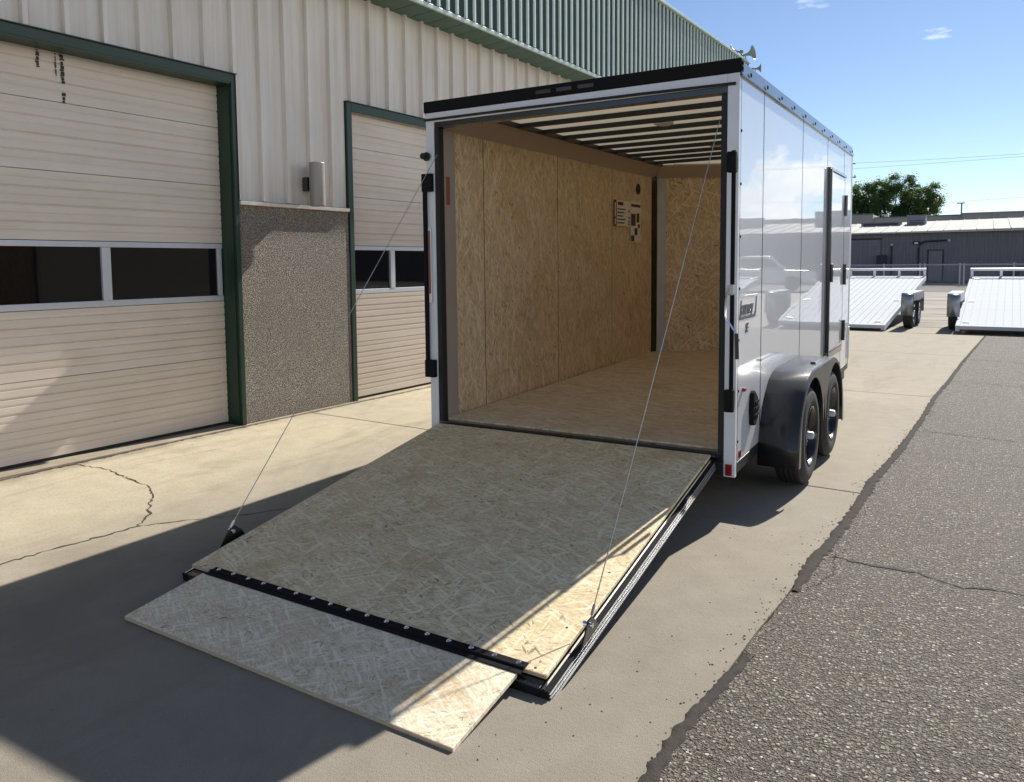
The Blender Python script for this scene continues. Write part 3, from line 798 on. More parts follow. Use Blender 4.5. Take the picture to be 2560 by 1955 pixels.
# floor
MB().prism([(-.09, .051, FZ-.03), (-.09, TL, FZ-.03), (-TW/2, NY-.06, FZ-.03), (-TW+.09, TL, FZ-.03), (-TW+.09, .051, FZ-.03)], None, (0, 0, .03)).build('floor_board', 'floor_board', tr)
fl = [o for o in kids(tr) if o.name.startswith('floor_board')][0]
for v in fl.data.vertices: v.co.z += .011*v.co.y
# left interior lining: upright boards with fine gaps
ws = [.19, .62, 1.873, 3.105, 4.255]
def board(p0, p1, z0, z1, mat, th=.009):
    d = Vector((p1[0]-p0[0], p1[1]-p0[1], 0)); n = Vector((-d.y, d.x, 0)).normalized()*th
    return MB().hexa([(p0[0], p0[1], z0), (p1[0], p1[1], z0), (p1[0]+n.x, p1[1]+n.y, z0), (p0[0]+n.x, p0[1]+n.y, z0),
                      (p0[0], p0[1], z1), (p1[0], p1[1], z1), (p1[0]+n.x, p1[1]+n.y, z1), (p0[0]+n.x, p0[1]+n.y, z1)])
for a, b in zip(ws[:-1], ws[1:]):
    board((-TW+.072, a+.006), (-TW+.072, b-.006), FZ-.01, 2.47, None, .0025).build('wall_board', 'osb_wall', tr)
    board((-.072, a+.003), (-.072, b-.003), FZ-.01, 2.47, None).build('wall_board', 'osb_wall', tr)
box('wall_backing', 'steel_black', -TW+.02, -TW+.0685, .1, TL, .36, 2.60, tr)
box('wall_backing', 'steel_black', -.060, -.02, .1, TL, .36, 2.60, tr)
# nose lining
c0 = Vector((-TW+.115, 4.335)); dv = Vector((.862, .507)).normalized()
c1 = c0+dv*1.09
board((c0.x, c0.y), (-TW/2, 4.335+(c0.x*-1-TW/2)*.56+.0), FZ, 2.50, None).build('wall_board', 'osb_wall_front', tr)
board((-TW/2+.003, 4.335+(c0.x*-1-TW/2)*.56), (-.115, 4.335), FZ, 2.50, None).build('wall_board', 'osb_wall_front', tr)
board((-TW+.068, 4.262), (-TW+.11, 4.318), FZ, 2.50, None, .004).build('nose_post_gap', 'black', tr)
board((-TW+.112, 4.326), (-TW+.20, 4.374), FZ, 2.505, None, -.012).build('nose_post', 'galv', tr)
# vent hole and instruction sheet on the left wall
xw = -TW+.0815
MB().lathe([(0, .004), (.05, .004), (.056, .002), (.058, 0)], (xw, 3.82, 2.30), 'x', 24).build('vent_hole', 'rubber', tr, smooth=True)
pst = empty('instruction_sticker', (xw+.0005, 0, 0)); pst.parent = tr
def sheet(y0, y1, z0, z1, mat, x=.0004, nm='print'): return box(nm, mat, x, x+.0006, y0, y1, z0, z1, pst)
sheet(3.125, 3.575, 1.875, 2.145, 'paper', .0003, 'paper'); sheet(3.585, 3.88, 1.71, 2.155, 'paper', .0003, 'paper')
sheet(3.125, 3.20, 1.875, 2.145, 'maroon', .001); sheet(3.15, 3.175, 1.97, 2.12, 'paper', .0018); sheet(3.15, 3.175, 1.89, 1.955, 'paper', .0018)
sheet(3.23, 3.38, 2.095, 2.13, 'maroon', .001)
for k in range(5):
    z = 2.055-k*.036; sheet(3.22, 3.44-.03*(k % 3), z-.007, z+.006, 'ink', .001)
for z in (2.04, 1.97, 1.93, 1.90): sheet(3.52, 3.555, z-.012, z+.012, 'ink', .001)
sheet(3.60, 3.87, 2.095, 2.125, 'maroon', .001); sheet(3.60, 3.73, 1.89, 2.02, 'ink', .001); sheet(3.76, 3.84, 1.93, 2.03, 'maroon', .001)
sheet(3.70, 3.79, 1.79, 1.865, 'ink', .001); sheet(3.60, 3.69, 1.72, 1.785, 'ink', .001); sheet(3.80, 3.86, 1.87, 1.91, 'ink', .001)
# cove along wall and ceiling
def cove(x0, y0, x1, y1, ix, iy, name='cove'):
    MB().hexa([(x0, y0, 2.46), (x1, y1, 2.46), (x1+ix*.004, y1+iy*.004, 2.455), (x0+ix*.004, y0+iy*.004, 2.455),
               (x0+ix*.11, y0+iy*.11, 2.592), (x1+ix*.11, y1+iy*.11, 2.592), (x1+ix*.115, y1+iy*.115, 2.586), (x0+ix*.115, y0+iy*.115, 2.586)]).build(name, 'cove', tr)
cove(-TW+.083, .076, -TW+.083, 4.29, 1, 0)
cove(-.083, .076, -.083, 4.29, -1, 0)
nx, ny = dv.y, -dv.x
cove(c0.x+.01, c0.y-.045, -TW/2+.02, 4.335+(c0.x*-1-TW/2)*.56-.01, nx, ny)
box('roof_rail', 'bow', -TW+.195, -TW+.225, .076, 4.20, 2.57, 2.604, tr)
box('roof_rail', 'bow', -.225, -.195, .076, 4.20, 2.57, 2.604, tr)
# roof bows
bw0 = None
ybs = [.215]+[.59+.377*k for k in range(10)]
for y in ybs:
    if bw0 is None:
        mm = MB(); mm.hexa([(-TW+.226, -.026, 2.574), (-.226, -.026, 2.574), (-.226, .026, 2.574), (-TW+.226, .026, 2.574), (-TW+.226, -.030, 2.6045), (-.226, -.030, 2.6045), (-.226, .030, 2.6045), (-TW+.226, .030, 2.6045)])
        bw0 = mm.build('roof_bow', 'bow', tr); bw0.location = (0, y, 0)
    else: inst(bw0, (0, y, 0))
nose(-TW+.3, 4.34, -TW/2, 4.80, .03, 'roof_rail', 'bow', 2.568, 2.604)
for (x, y) in ((-1.0, 1.54), (-1.0, 3.0)):
    MB().lathe([(0, -.03), (.05, -.028), (.075, -.016), (.08, 0), (0, 0)], (x, y, 2.605), 'z', 24).build('dome_lamp', 'white', tr, smooth=True)
# chassis below
for x in (-.05, -TW+.05): box('chassis_rail', 'steel_black', x-.025, x+.025, -.0, TL, .25, .36, tr, bevel=.004)
for y in (.3, .9, 1.5, 2.1, 2.7, 3.3, 3.9): box('cross_member', 'steel_black', -TW+.08, -.08, y-.025, y+.025, .27, .36, tr)
for x in (.0,): MB().hexa([(-.022, .02, .268), (.004, .02, .268), (.004, TL, .36), (-.022, TL, .36), (-.022, .02, .331), (.004, .02, .331), (.004, TL, .42), (-.022, TL, .42)]).build('lower_rail', 'steel_black', tr, bevel=.003)
box('rear_bumper_tube', 'steel_black', -TW+.07, -.07, -.01, .06, .25, .33, tr, bevel=.004)
for sx_ in (-.35, .35): MB().tube([(-TW/2+sx_*2, 4.3, .33), (-TW/2, 5.9, .33)], .045).build('tongue_beam', 'steel_black', tr)
# axles and wheels
WY = (.985, 1.865); WR = .330; WZ = .328
for y in WY: MB().tube([(-TW-.02, y, WZ-.04), (.02, y, WZ-.04)], .038, 10).build('axle', 'steel_black', tr, smooth=True)
def make_wheel(x_out, y, s=1):
    e = empty('wheel', (x_out, y, WZ)); e.parent = tr
    if s < 0: e.rotation_euler = (0, 0, math.pi)
    w = .205; Rr = WR; prof = [(.192, -.020), (.20, -.012), (.235, -.002), (.28, -.003), (.300, -.010), (.316, -.022), (Rr-.001, -.036)]
    t = -.036
    grooves = [-.07, -.1, -.132, -.165]
    for g in grooves: prof += [(Rr, g+.006), (Rr-.010, g+.003), (Rr-.010, g-.003), (Rr, g-.006)]
    prof += [(Rr-.001, -w+.036), (.316, -w+.022), (.28, -w+.004), (.235, -w+.002), (.192, -w+.02)]
    MB().lathe(prof, (0, 0, 0), 'x', 56).build('tyre', 'tyre', e, smooth=True)
    MB().lathe([(.196, -.016), (.198, -.006), (.192, -.004), (.185, -.014), (.18, -.06), (.165, -.075), (.14, -.078), (.10, -.062), (.075, -.058), (.07, -.06), (0, -.06)], (0, 0, 0), 'x', 40).build('rim', 'black', e, smooth=True)
    MB().lathe([(.0, .012), (.020, .010), (.025, .002), (.028, -.058), (.05, -.06)], (0, 0, 0), 'x', 20).build('hub_cap', 'galv', e, smooth=True)
    nut = None
    for k in range(5):
        a = 2*math.pi*k/5+.3
        pos = (-.06, .062*math.cos(a), .062*math.sin(a)-.0)
        if nut is None:
            nut = MB().lathe([(0, .026), (.007, .024), (.0105, .01), (.0115, 0)], (0, 0, 0), 'x', 6).build('lug_nut', 'chrome', e); nut.location = pos
        else: inst(nut, pos)
    return e
for y in WY: make_wheel(.25, y); make_wheel(-TW-.25, y, -1)
# tandem fender, right: lofted top skin with outer face cut by two arches
def fender(x_in, x_out):
    e = empty('fender'); e.parent = tr
    yc = (WY[0]+WY[1])/2
    half = [(.905, .20), (.895, .32), (.86, .44), (.80, .545), (.72, .64), (.62, .715), (.50, .755), (.40, .768), (0, .770)]
    top = [(yc-a, z) for a, z in half]+[(yc+a, z) for a, z in half[-2::-1]]
    th = .006*(1 if x_out > x_in else -1)
    m = MB(); n = len(top)
    for y, z in top: m.v += [(x_in, y, z), (x_out-.014*(1 if th > 0 else -1), y, z), (x_out, y, z-.014 if z > .3 else z)]
    for k in range(n-1):
        for q in range(2): i = 3*k+q; m.f.append((i, i+1, i+4, i+3))
    o = m.build('fender_top', 'fender', e, smooth=True)
    so = o.modifiers.new('solid', 'SOLIDIFY'); so.thickness = .004; so.offset = 0
    # outer face: outline over, arches under
    arch = []
    for yw, sgn in ((WY[0], 0), (WY[1], 1)):
        pts = []
        for k in range(13):
            a = math.pi*(1-k/12); r = .392
            pts.append((yw+r*math.cos(a), max(WZ+.0, WZ+.02+(r-.01)*math.sin(a)*.98)))
        arch.append(pts)
    low = [(top[0][0], .20), (arch[0][0][0]-.01, .20)]
    low += [(y, z) for y, z in arch[0] if y < yc-.02]+[(yc, .555)]+[(y, z) for y, z in arch[1] if y > yc+.02]
    low += [(arch[1][-1][0]+.01, .20), (top[-1][0], .20)]
    outline = [(y, z-.014 if z > .3 else z) for y, z in top]+low[::-1][1:-1]
    m = MB(); m.prism([(x_out, y, z) for y, z in outline], None, (-th*.8, 0, 0))
    m.build('fender_skirt', 'fender', e)
    # flange line and brackets where it bolts to the side
    s_ = 1 if th > 0 else -1
    box('fender_bracket', 'black', min(x_out-.075*s_, x_out-.06*s_), max(x_out-.075*s_, x_out-.06*s_), yc-.09, yc+.46, .7715, .777, e)
    for y in (yc-.09, yc+.45): box('fender_bracket', 'black', min(x_out-.085*s_, x_out-.05*s_), max(x_out-.085*s_, x_out-.05*s_), y-.015, y+.015, .7715, .785, e)
    return e
fender(.001, .255); fender(-TW-.001, -TW-.255)
# side door
dr = empty('side_door'); dr.parent = tr
box('door_leaf', 'skin', .0015, .011, 2.985, 3.84, .66, 2.285, dr, bevel=.004)
box('door_trim', 'black', .0015, .034, 2.945, 2.982, .60, 2.30, dr, bevel=.004)
box('door_trim', 'black', .0015, .020, 2.945, 3.90, 2.288, 2.315, dr, bevel=.003)
box('door_trim', 'black', .0015, .012, 3.842, 3.86, .60, 2.285, dr, bevel=.003)
box('door_trim', 'black', .0015, .012, 2.985, 3.84, .60, .655, dr)
for z in (2.02, 1.35, .80): MB().tube([(.020, 3.87, z-.10), (.020, 3.87, z+.10)], .018, 10).build('hinge', 'black', dr, smooth=True)
MB().box(.034, .055, 2.955, 2.99, 1.30, 1.46).build('door_latch', 'black', dr, bevel=.005)
# jack handle-like strap on front corner
box('corner_strap', 'alu', .006, .016, TL-.045, TL-.01, .47, .80, tr, bevel=.003)
# rear corner: lights, reflector, vent, marker
box('tail_lamp', 'red', -.055, -.016, -.025, -.0185, .254, .322, tr, bevel=.004)
box('tail_lamp', 'red', -TW+.016, -TW+.055, -.025, -.0185, .254, .322, tr, bevel=.004)
box('reflector', 'red', .001, .005, .055, .105, .345, .390, tr, bevel=.002)
m = MB(); m.prism([(.001, .30+.0, .50), (.001, .285, .60), (.001, .30, .70), (.001, .335, .715), (.001, .40, .67), (.001, .44, .60), (.001, .42, .54), (.001, .36, .49)], None, (.028, 0, 0)); m.build('vent_cover', 'matte_black', tr, bevel=.008)
for z in (.56, .60, .64): box('vent_louvre', 'matte_black', .0295, .034, .32, .41, z-.008, z+.008, tr, bevel=.002)
box('marker_light', 'red', .001, .018, .115, .155, .735, .758, tr, bevel=.004)
# vertical light bar and locking hardware, left post
box('lock_bar', 'matte_black', -TW-.022, -TW+.004, -.045, -.019, .72, 2.12, tr, bevel=.004)
for z0 in (.70, 2.02): box('lock_bracket', 'matte_black', -TW-.024, -TW+.062, -.055, -.0185, z0, z0+.125, tr, bevel=.006)
box('light_housing', 'alu', -TW+.010, -TW+.036, -.034, -.0185, 1.235, 1.77, tr, bevel=.004)
box('light_lens', 'faded_red', -TW+.014, -TW+.032, -.040, -.0345, 1.30, 1.745, tr, bevel=.003)
MB().lathe([(.012, 0), (.03, -.01), (.032, -.018), (.014, -.026), (.012, -.05), (.022, -.055), (.02, -.066), (0, -.066)], (-TW+.012, -.018, 2.265), 'y', 16).build('bump_stop', 'rubber', tr, smooth=True)
box('bump_stop', 'rubber', -TW-.02, -TW+.02, -.05, -.0185, 2.25, 2.28, tr, bevel=.004)
# right post: cane bolt with bent handle
MB().tube([(.004, -.135, .70), (.004, -.135, 2.12)], .0125, 12).build('cane_bolt', 'matte_black', tr, smooth=True)
for z0 in (.655, 2.0): MB().box(-.030, .020, -.155, -.115, z0, z0+(.13 if z0 < 1 else .115)).build('lock_bracket', 'matte_black', tr, bevel=.006); box('bracket_arm', 'black', -.030, -.012, -.114, -.0185, z0+.02, z0+.10, tr, bevel=.004)
box('lock_bracket', 'galv', -.020, .016, -.157, -.118, 1.32, 1.38, tr, bevel=.006)
MB().tube([(-.012, -.165, 1.36), (-.022, -.165, 1.30), (-.025, -.165, 1.205), (-.018, -.165, 1.185), (.022, -.168, 1.13), (.040, -.17, 1.105)], .006, 8).build('lock_handle', 'chrome', tr, smooth=True)
MB().tube([(.040, -.17, 1.108), (.044, -.17, .965)], .0115, 10).build('handle_grip', 'black', tr, smooth=True)
# emblem lettering
def text_mesh(txt, size, name, mat, loc, parent, shear=0, yscale=1):
    cu = bpy.data.curves.new(name+'_c', 'FONT'); cu.body = txt; cu.size = size; cu.extrude = .0008; cu.shear = shear; cu.space_character = .92; cu.offset = .0015
    to = bpy.data.objects.new(name+'_t', cu); COL.objects.link(to)
    dg = bpy.context.evaluated_depsgraph_get(); me = bpy.data.meshes.new_from_object(to.evaluated_get(dg))
    bpy.data.objects.remove(to)
    for v in me.vertices:
        x, y, z = v.co; v.co = (z, x, y*yscale)
    me.materials.clear(); me.materials.append(MAT[mat])
    o = bpy.data.objects.new(name, me); COL.objects.link(o); o.parent = parent; o.location = loc
    return o
text_mesh('Journey', .105, 'emblem_text', 'emblem', (.002, .045, 1.195), tr, shear=.25, yscale=1.15)
MB().prism([(.0008, .04, 1.165), (.0008, .40, 1.165), (.0008, .43, 1.19), (.0008, .445, 1.29), (.0008, .43, 1.29), (.0008, .41, 1.205), (.0008, .38, 1.185), (.0008, .04, 1.182)], None, (.0015, 0, 0)).build('emblem_swoosh', 'emblem', tr)
text_mesh('SE', .075, 'emblem_text', 'emblem', (.002, .17, 1.085), tr, shear=.3)

# ------------------------------------------------------------------ ramp (part of the trailer); local: x across, y down the slope (negative), z up
RA = math.atan2(.372-.075, 2.24)
rp = empty('ramp_door', (-TW/2, -.025, .372), (RA, 0, -0.0)); rp.parent = tr
rp.rotation_euler = Euler((RA, 0, 0), 'XYZ')
LEN = 2.24
def rbox(n, mt, x0, x1, y0, y1, z0, z1, bevel=0, par=None): return box(n, mt, x0, x1, y0, y1, z0, z1, par or rp, bevel)
rbox('ramp_board', 'osb_ramp', -1.01, .955, -LEN, -.012, -.016, 0, .0025)
rbox('ramp_core', 'steel_black', -.99, .95, -LEN+.02, -.02, -.050, -.017)
for k, y in enumerate((-.25, -.75, -1.25, -1.75, -2.15)): rbox('ramp_cross_tube', 'steel_black', -.985, .945, y-.02, y+.02, -.066, -.0505)
for sgn in (-1, 1):
    xa, xb = (.951, .985) if sgn > 0 else (-1.03, -.991)
    rbox('ramp_side_frame', 'matte_black', xa, xb, -LEN-.05, -.03, -.066, -.026, .003)
    for z, xo in ((-.0225, .968), (-.037, .989), (-.050, .992), (-.063, .996)):
        x0, x1 = (xo-.008, xo) if sgn > 0 else (-xo-.045, -xo-.037)
        rbox('ramp_edge_bead', 'chrome' if z > -.03 else 'alu', x0, x1, -LEN-.045, -.05, z-.0014, z+.0014)
rbox('ramp_skin', 'matte_black', -1.04, .998, -LEN-.05, -.03, -.071, -.0675)
rbox('ramp_end_frame', 'black', -.99, .95, -LEN-.05, -LEN+.018, -.066, -.020, .003)
MB().tube([(-.99, -.006, -.010), (.98, -.006, -.010)], .011, 10).build('ramp_hinge', 'black', rp, smooth=True)
# hinge strip with bright rivets
rbox('flap_hinge', 'matte_black', -.862, .868, -LEN-.038, -LEN+.030, .0005, .004)
MB().tube([(-.862, -LEN-.006, .006), (.868, -LEN-.006, .006)], .0055, 8).build('flap_hinge', 'matte_black', rp, smooth=True)
rv = None
for k in range(17):
    pos = (-.83+k*(1.66/16), -LEN+.018, .004)
    if rv is None: rv = MB().lathe([(0, .004), (.007, .0035), (.0105, 0)], (0, 0, 0), 'z', 10).build('rivet', 'chrome', rp, smooth=True); rv.location = pos
    else: inst(rv, pos)
for sx_ in (-.93, .90):
    for yy_ in (-.15, -.6, -1.05, -1.5, -1.95, -2.22):
        MB().lathe([(0, .0012), (.005, .001), (.006, 0)], (sx_, yy_, 0), 'z', 8).build('screw', 'emblem', rp)
fl_ = empty('flap', (0, -LEN-.008, .0), (R(-2.0), 0, 0)); fl_.parent = rp
MB().box(-.885, .852, -.450, -.026, -.018, -.001).build('flap_board', 'osb_flap', fl_, bevel=.002)
MB().box(-.884, .851, -.4515, -.4505, -.0175, -.0015).build('flap_edge', 'osb_edge', fl_)
MB().box(-1.009, .954, -LEN-.002, -LEN-.0005, -.0155, -.0005).build('board_edge', 'osb_edge', rp)
# cable anchors on ramp sides + cables
for sgn in (-1, 1):
    m = MB()
    x = .992 if sgn > 0 else -1.05
    m.prism([(x, -1.86, -.02), (x, -1.88, .015), (x, -1.915, .05), (x, -1.95, .055), (x, -1.975, .03), (x, -2.03, -.02)], None, (sgn*.006, 0, 0))
    m.box(min(x, x-sgn*.03), max(x, x-sgn*.03), -2.05, -1.84, -.02, -.014) if False else None
    m.build('cable_bracket', 'black', rp)
    MB().tube([(x-.02, -1.945, .035), (x+.02, -1.945, .035)], .010, 10).build('cable_pin', 'chrome', rp, smooth=True)
# the door hangs a touch out of square
def rack(o, M4):
    for c in kids(o):
        MM = M4 @ c.matrix_basis
        if c.type == 'MESH' and c.data.users == 1:
            inv = MM.inverted()
            for v in c.data.vertices:
                p = MM @ v.co; v.co = inv @ Vector((p.x-.037*p.y, p.y*(1+.010*p.x), p.z))
        elif c.type == 'MESH':
            p = c.location; c.location = Vector((p.x-.037*p.y, p.y*(1+.010*p.x), p.z))
        if c.type == 'EMPTY': rack(c, MM)
bpy.context.view_layer.update()
for c in list(kids(rp))+list(kids(fl_)): c.matrix_basis
rack(rp, Matrix.Identity(4))
bpy.context.view_layer.update()
mw = tr.matrix_world.inverted() @ rp.matrix_world
def cable(top, sgn):
    bot = mw @ Vector(((.992 if sgn > 0 else -1.05)+.037*1.94, -1.94, .045))
    top = Vector(top); pts = []
    for k in range(13):
        t = k/12; q = top.lerp(bot, t); q.z -= .012*math.sin(math.pi*t); pts.append(q)
    MB().tube(pts, .0024, 6).build('ramp_cable', 'cable', tr, smooth=True)
    d = (pts[-2]-bot).normalized()
    MB().tube([bot+d*.015, bot+d*.055], .006, 8).build('cable_ferrule', 'cable' if sgn > 0 else 'white', tr, smooth=True)
cable((-TW+.092, -.016, 2.275), -1)
cable((-.108, -.018, 2.32), 1)

# ------------------------------------------------------------------ flatbed tilt trailers beyond
def flatbed(loc, rz, pitch, width, length, label, fside, flat_box=True, group='white aluminium tilt-bed trailers parked tail down'):
    """local origin: rear left or right corner on the fender side; deck runs to +y"""
    e = empty('flatbed_trailer', loc, (0, 0, rz), label=label, cat='trailer', group=group)
    s = fside                            # +1: fenders modelled on +x side at x=0 ; deck goes to -x
    xs = (-width, 0) if s > 0 else (0, width)
    def tilt(ob): ob.rotation_euler = (pitch, 0, 0); return ob
    n = 13; pwid = (width-.16)/n
    pl = None
    for k in range(n):
        x = xs[0]+.08+k*pwid
        if pl is None:
            pl = MB().box(.003, pwid-.009, .11, length-.1, -.03, 0).build('plank', 'white_deck', e, bevel=.002); pl.location = (x, 0, 0); tilt(pl)
        else: inst(pl, (x, 0, 0))
    m = MB(); m.box(xs[0]+.0, xs[0]+.078, .0, length, -.11, .006); m.box(xs[1]-.078, xs[1], .0, length, -.11, .006); m.box(xs[0]+.079, xs[1]-.079, .0, .105, -.07, .004); m.box(xs[0]+.079, xs[1]-.079, length-.09, length, -.11, .004)
    tilt(m.build('deck_frame', 'white_deck', e, bevel=.004))
    tilt(MB().box(xs[0]+.079, xs[1]-.079, .11, length-.1, -.045, -.012).build('deck_underlay', 'white_deck', e))
    m = MB(); m.box(xs[0]+.02, xs[1]-.02, .004, .03, -.10, -.072); tilt(m.build('tail_bar', 'steel_black', e))
    for x in (xs[0]+.12, xs[1]-.22):
        mm = MB(); mm.box(x, x+.10, -.008, .003, -.10, -.074); tilt(mm.build('tail_lamp', 'red', e))
    # D rings
    for x in (xs[0]+.16, xs[1]-.2):
        for y in (.35, length*.42, length-.45):
            mm = MB(); mm.box(x-.05, x+.07, y-.02, y+.02, .004, .018); tilt(mm.build('tie_down', 'galv', e))
    # stop rail on the front
    rl = empty('stop_rail'); rl.parent = e; tilt(rl)
    MB().box(xs[0]+.0, xs[1], length-.05, length+.0, .17, .235).build('rail_bar', 'alu', rl, bevel=.004)
    for k in range(4):
        x = xs[0]+.01+k*(width-.08)/3; MB().box(x, x+.06, length-.05, length-.0, .0065, .169).build('rail_post', 'alu', rl)
    # running gear on both sides
    for side in (1, -1):
        x0 = (xs[1]+.20) if side > 0 else (xs[0]-.20)
        fd = empty('fender'); fd.parent = e; fd.location = (x0, 0, -loc[2])
        ya, yb = .75, 2.75
        m = MB(); prof = [(ya, .30), (ya+.005, .62), (ya+.03, .74), (ya+.09, .78), (yb-.09, .78), (yb-.03, .74), (yb-.005, .62), (yb, .30)]
        for y, z in prof: m.v += [(0, y, z), (.24, y, z)]
        for k in range(len(prof)-1): m.f.append((2*k, 2*k+1, 2*k+3, 2*k+2))
        o = m.build('fender_skin', 'fender_bright', fd, smooth=True); so = o.modifiers.new('s', 'SOLIDIFY'); so.thickness = .006
        box('fender_top_plate', 'white_deck', .0, .24, ya+.10, yb-.10, .7845, .792, fd)
        m = MB(); m.prism([(.241, ya+.1, .774), (.241, yb-.1, .774), (.241, yb-.1, .62), (.241, (ya+yb)/2, .60), (.241, ya+.1, .62)], None, (-.004, 0, 0)); m.build('fender_skirt', 'fender_bright', fd)
        for y in (ya+.5, ya+1.45):
            wc = empty('wheel', (.215, y, .335)); wc.parent = fd
            MB().lathe([(.19, -.01), (.24, 0), (.30, -.005), (.335, -.03), (.335, -.18), (.30, -.2), (.19, -.2)], (0, 0, 0), 'x', 32).build('tyre', 'tyre', wc, smooth=True) if False else None
            t = MB().lathe([(.19, -.01), (.24, 0), (.30, -.005), (.335, -.03), (.335, -.18), (.30, -.2), (.19, -.2)], (0, 0, 0), 'x', 32)
            t.build('tyre', 'tyre', fd, smooth=True, loc=(.215, y, .335)); bpy.data.objects.remove(wc)
            MB().lathe([(.19, -.01), (.17, -.03), (.06, -.03), (.05, .0), (.0, .01)] if side > 0 else [(.19, -.19), (.17, -.17), (.06, -.17), (.05, -.2), (0, -.21)], (0, 0, 0), 'x', 24).build('rim', 'chrome', fd, smooth=True, loc=(.215, y, .335))
    m = MB()
    for x in (xs[0]+.35, xs[1]-.41): m.box(x, x+.06, 5.2, length+.9, -loc[2]+.42, -loc[2]+.52)
    m.build('subframe', 'alu', e)
    m = MB(); m.box(xs[0]+.1, xs[0]+.16, .3, length-.1, -.21, -.13); m.box(xs[1]-.16, xs[1]-.1, .3, length-.1, -.21, -.13); tilt(m.build('deck_runner', 'alu', e))
    return e
MAT['fender_bright'] = simple('bright_fender', (.30, .32, .36), .4, metal=.8, noise=.05)
flatbed((-.60, 14.12, .125), -.045, math.atan2(.92, 7.4), 2.05, 7.4, 'white tilt-bed trailer with its tail down just right of the white box trailer', 1)
flatbed((.70, 14.0, .165), -.02, math.atan2(.87, 6.5), 2.08, 6.6, 'white planked tilt-bed trailer cut by the right edge of the picture', -1)
flatbed((4.6, 13.2, .165), .02, math.atan2(.87, 6.5), 2.08, 6.6, 'white tilt-bed trailer seen only mirrored in the side of the white box trailer', -1)

# ------------------------------------------------------------------ parked vehicles (seen mirrored in the trailer side)
def pickup(loc, rz, paint, label):
    e = empty('pickup_truck', loc, (0, 0, rz), label=label, cat='pickup truck', group='vehicles parked off to the right')
    def shell(pts, hw, name, mat, inset=.0):
        m = MB(); m.prism([(-hw, y, z) for y, z in pts], None, (2*hw, 0, 0)); return m.build(name, mat, e, bevel=.05)
    shell([(0, .45), (.0, .95), (.05, 1.05), (1.9, 1.08), (3.9, 1.12), (5.2, 1.05), (5.5, .9), (5.55, .45), (4.95, .40), (4.85, .68), (4.4, .82), (3.95, .68), (3.85, .40), (1.55, .40), (1.45, .68), (1.0, .82), (.55, .68), (.45, .40)], .96, 'body', paint)
    shell([(1.75, 1.09), (1.85, 1.70), (2.2, 1.80), (3.4, 1.78), (4.15, 1.13)], .82, 'cab', paint)
    for x in (-.825, .815):
        m = MB(); m.prism([(x, 1.95, 1.2), (x, 2.02, 1.66), (x, 3.35, 1.66), (x, 3.9, 1.2)], None, (.012, 0, 0)); m.build('window', 'glass', e)
    m = MB(); m.box(-.7, .7, 1.73, 1.75, 1.2, 1.62); m.build('rear_window', 'glass', e)
    for x in (-.80, .80):
        for y in (1.0, 4.4): MB().lathe([(0, -.12), (.36, -.12), (.39, -.09), (.39, .09), (.36, .12), (0, .12)], (0, 0, 0), 'x', 28).build('wheel', 'tyre', e, smooth=True, loc=(x, y, .39))
    for x in (-.92, .80): box('tail_lamp', 'red', x, x+.12, -.02, .04, .75, .98, e)
    box('bumper', 'chrome', -.9, .9, -.14, -.01, .48, .62, e, bevel=.03)
    return e
pickup((11.5, 37, -.01), R(82), 'car_white', 'white pickup truck parked side-on, mirrored in the box trailer side')
pickup((19.0, 37.5, -.01), R(84), 'car_grey', 'grey pickup truck parked side-on behind the white one, mirrored in the box trailer side')

# ------------------------------------------------------------------ chain-link fence at 4 ft
fn = empty('chain_link_fence', (0, 48, 0), label='low galvanised chain-link fence with a gate in front of the grey building', cat='fence')
xs_ = [-12.5, -9.2, -5.99, -4.01, -2.12, -1.88, -.11, .09, 2.46, 4.8, 7.2, 9.6, 12, 15, 18, 21, 24, 27, 30]
post0 = None
for x in xs_:
    if post0 is None: post0 = MB().tube([(0, 0, -.05), (0, 0, 1.30)], .045, 8).build('post', 'fence', fn, smooth=True); post0.location = (x, 0, 0)
    else: inst(post0, (x, 0, 0))
for a, b in zip(xs_[:-1], xs_[1:]):
    MB().tube([(a, 0, 1.22), (b, 0, 1.22)], .045, 6).build('top_rail', 'fence', fn)
    MB().tube([(a, 0, .10), (b, 0, .10)], .022, 6).build('bottom_rail', 'fence', fn)
m = MB(); x = xs_[0]
def wire(p, q, r=.003):
    p, q = Vector(p), Vector(q); i = len(m.v)
    m.v.extend([tuple(p+Vector((-r, 0, 0))), tuple(p+Vector((r, 0, 0))), tuple(q+Vector((r, 0, 0))), tuple(q+Vector((-r, 0, 0)))]); m.f.append((i, i+1, i+2, i+3))
while x < xs_[-1]:
    for k in range(11):
        wire((x, -.004, .1+k*.1), (x+.1, -.004, .2+k*.1)); wire((x+.1, .004, .1+k*.1), (x, .004, .2+k*.1))
    x += .1
tag(m.build('wire_mesh', 'fence', fn), kind='stuff')

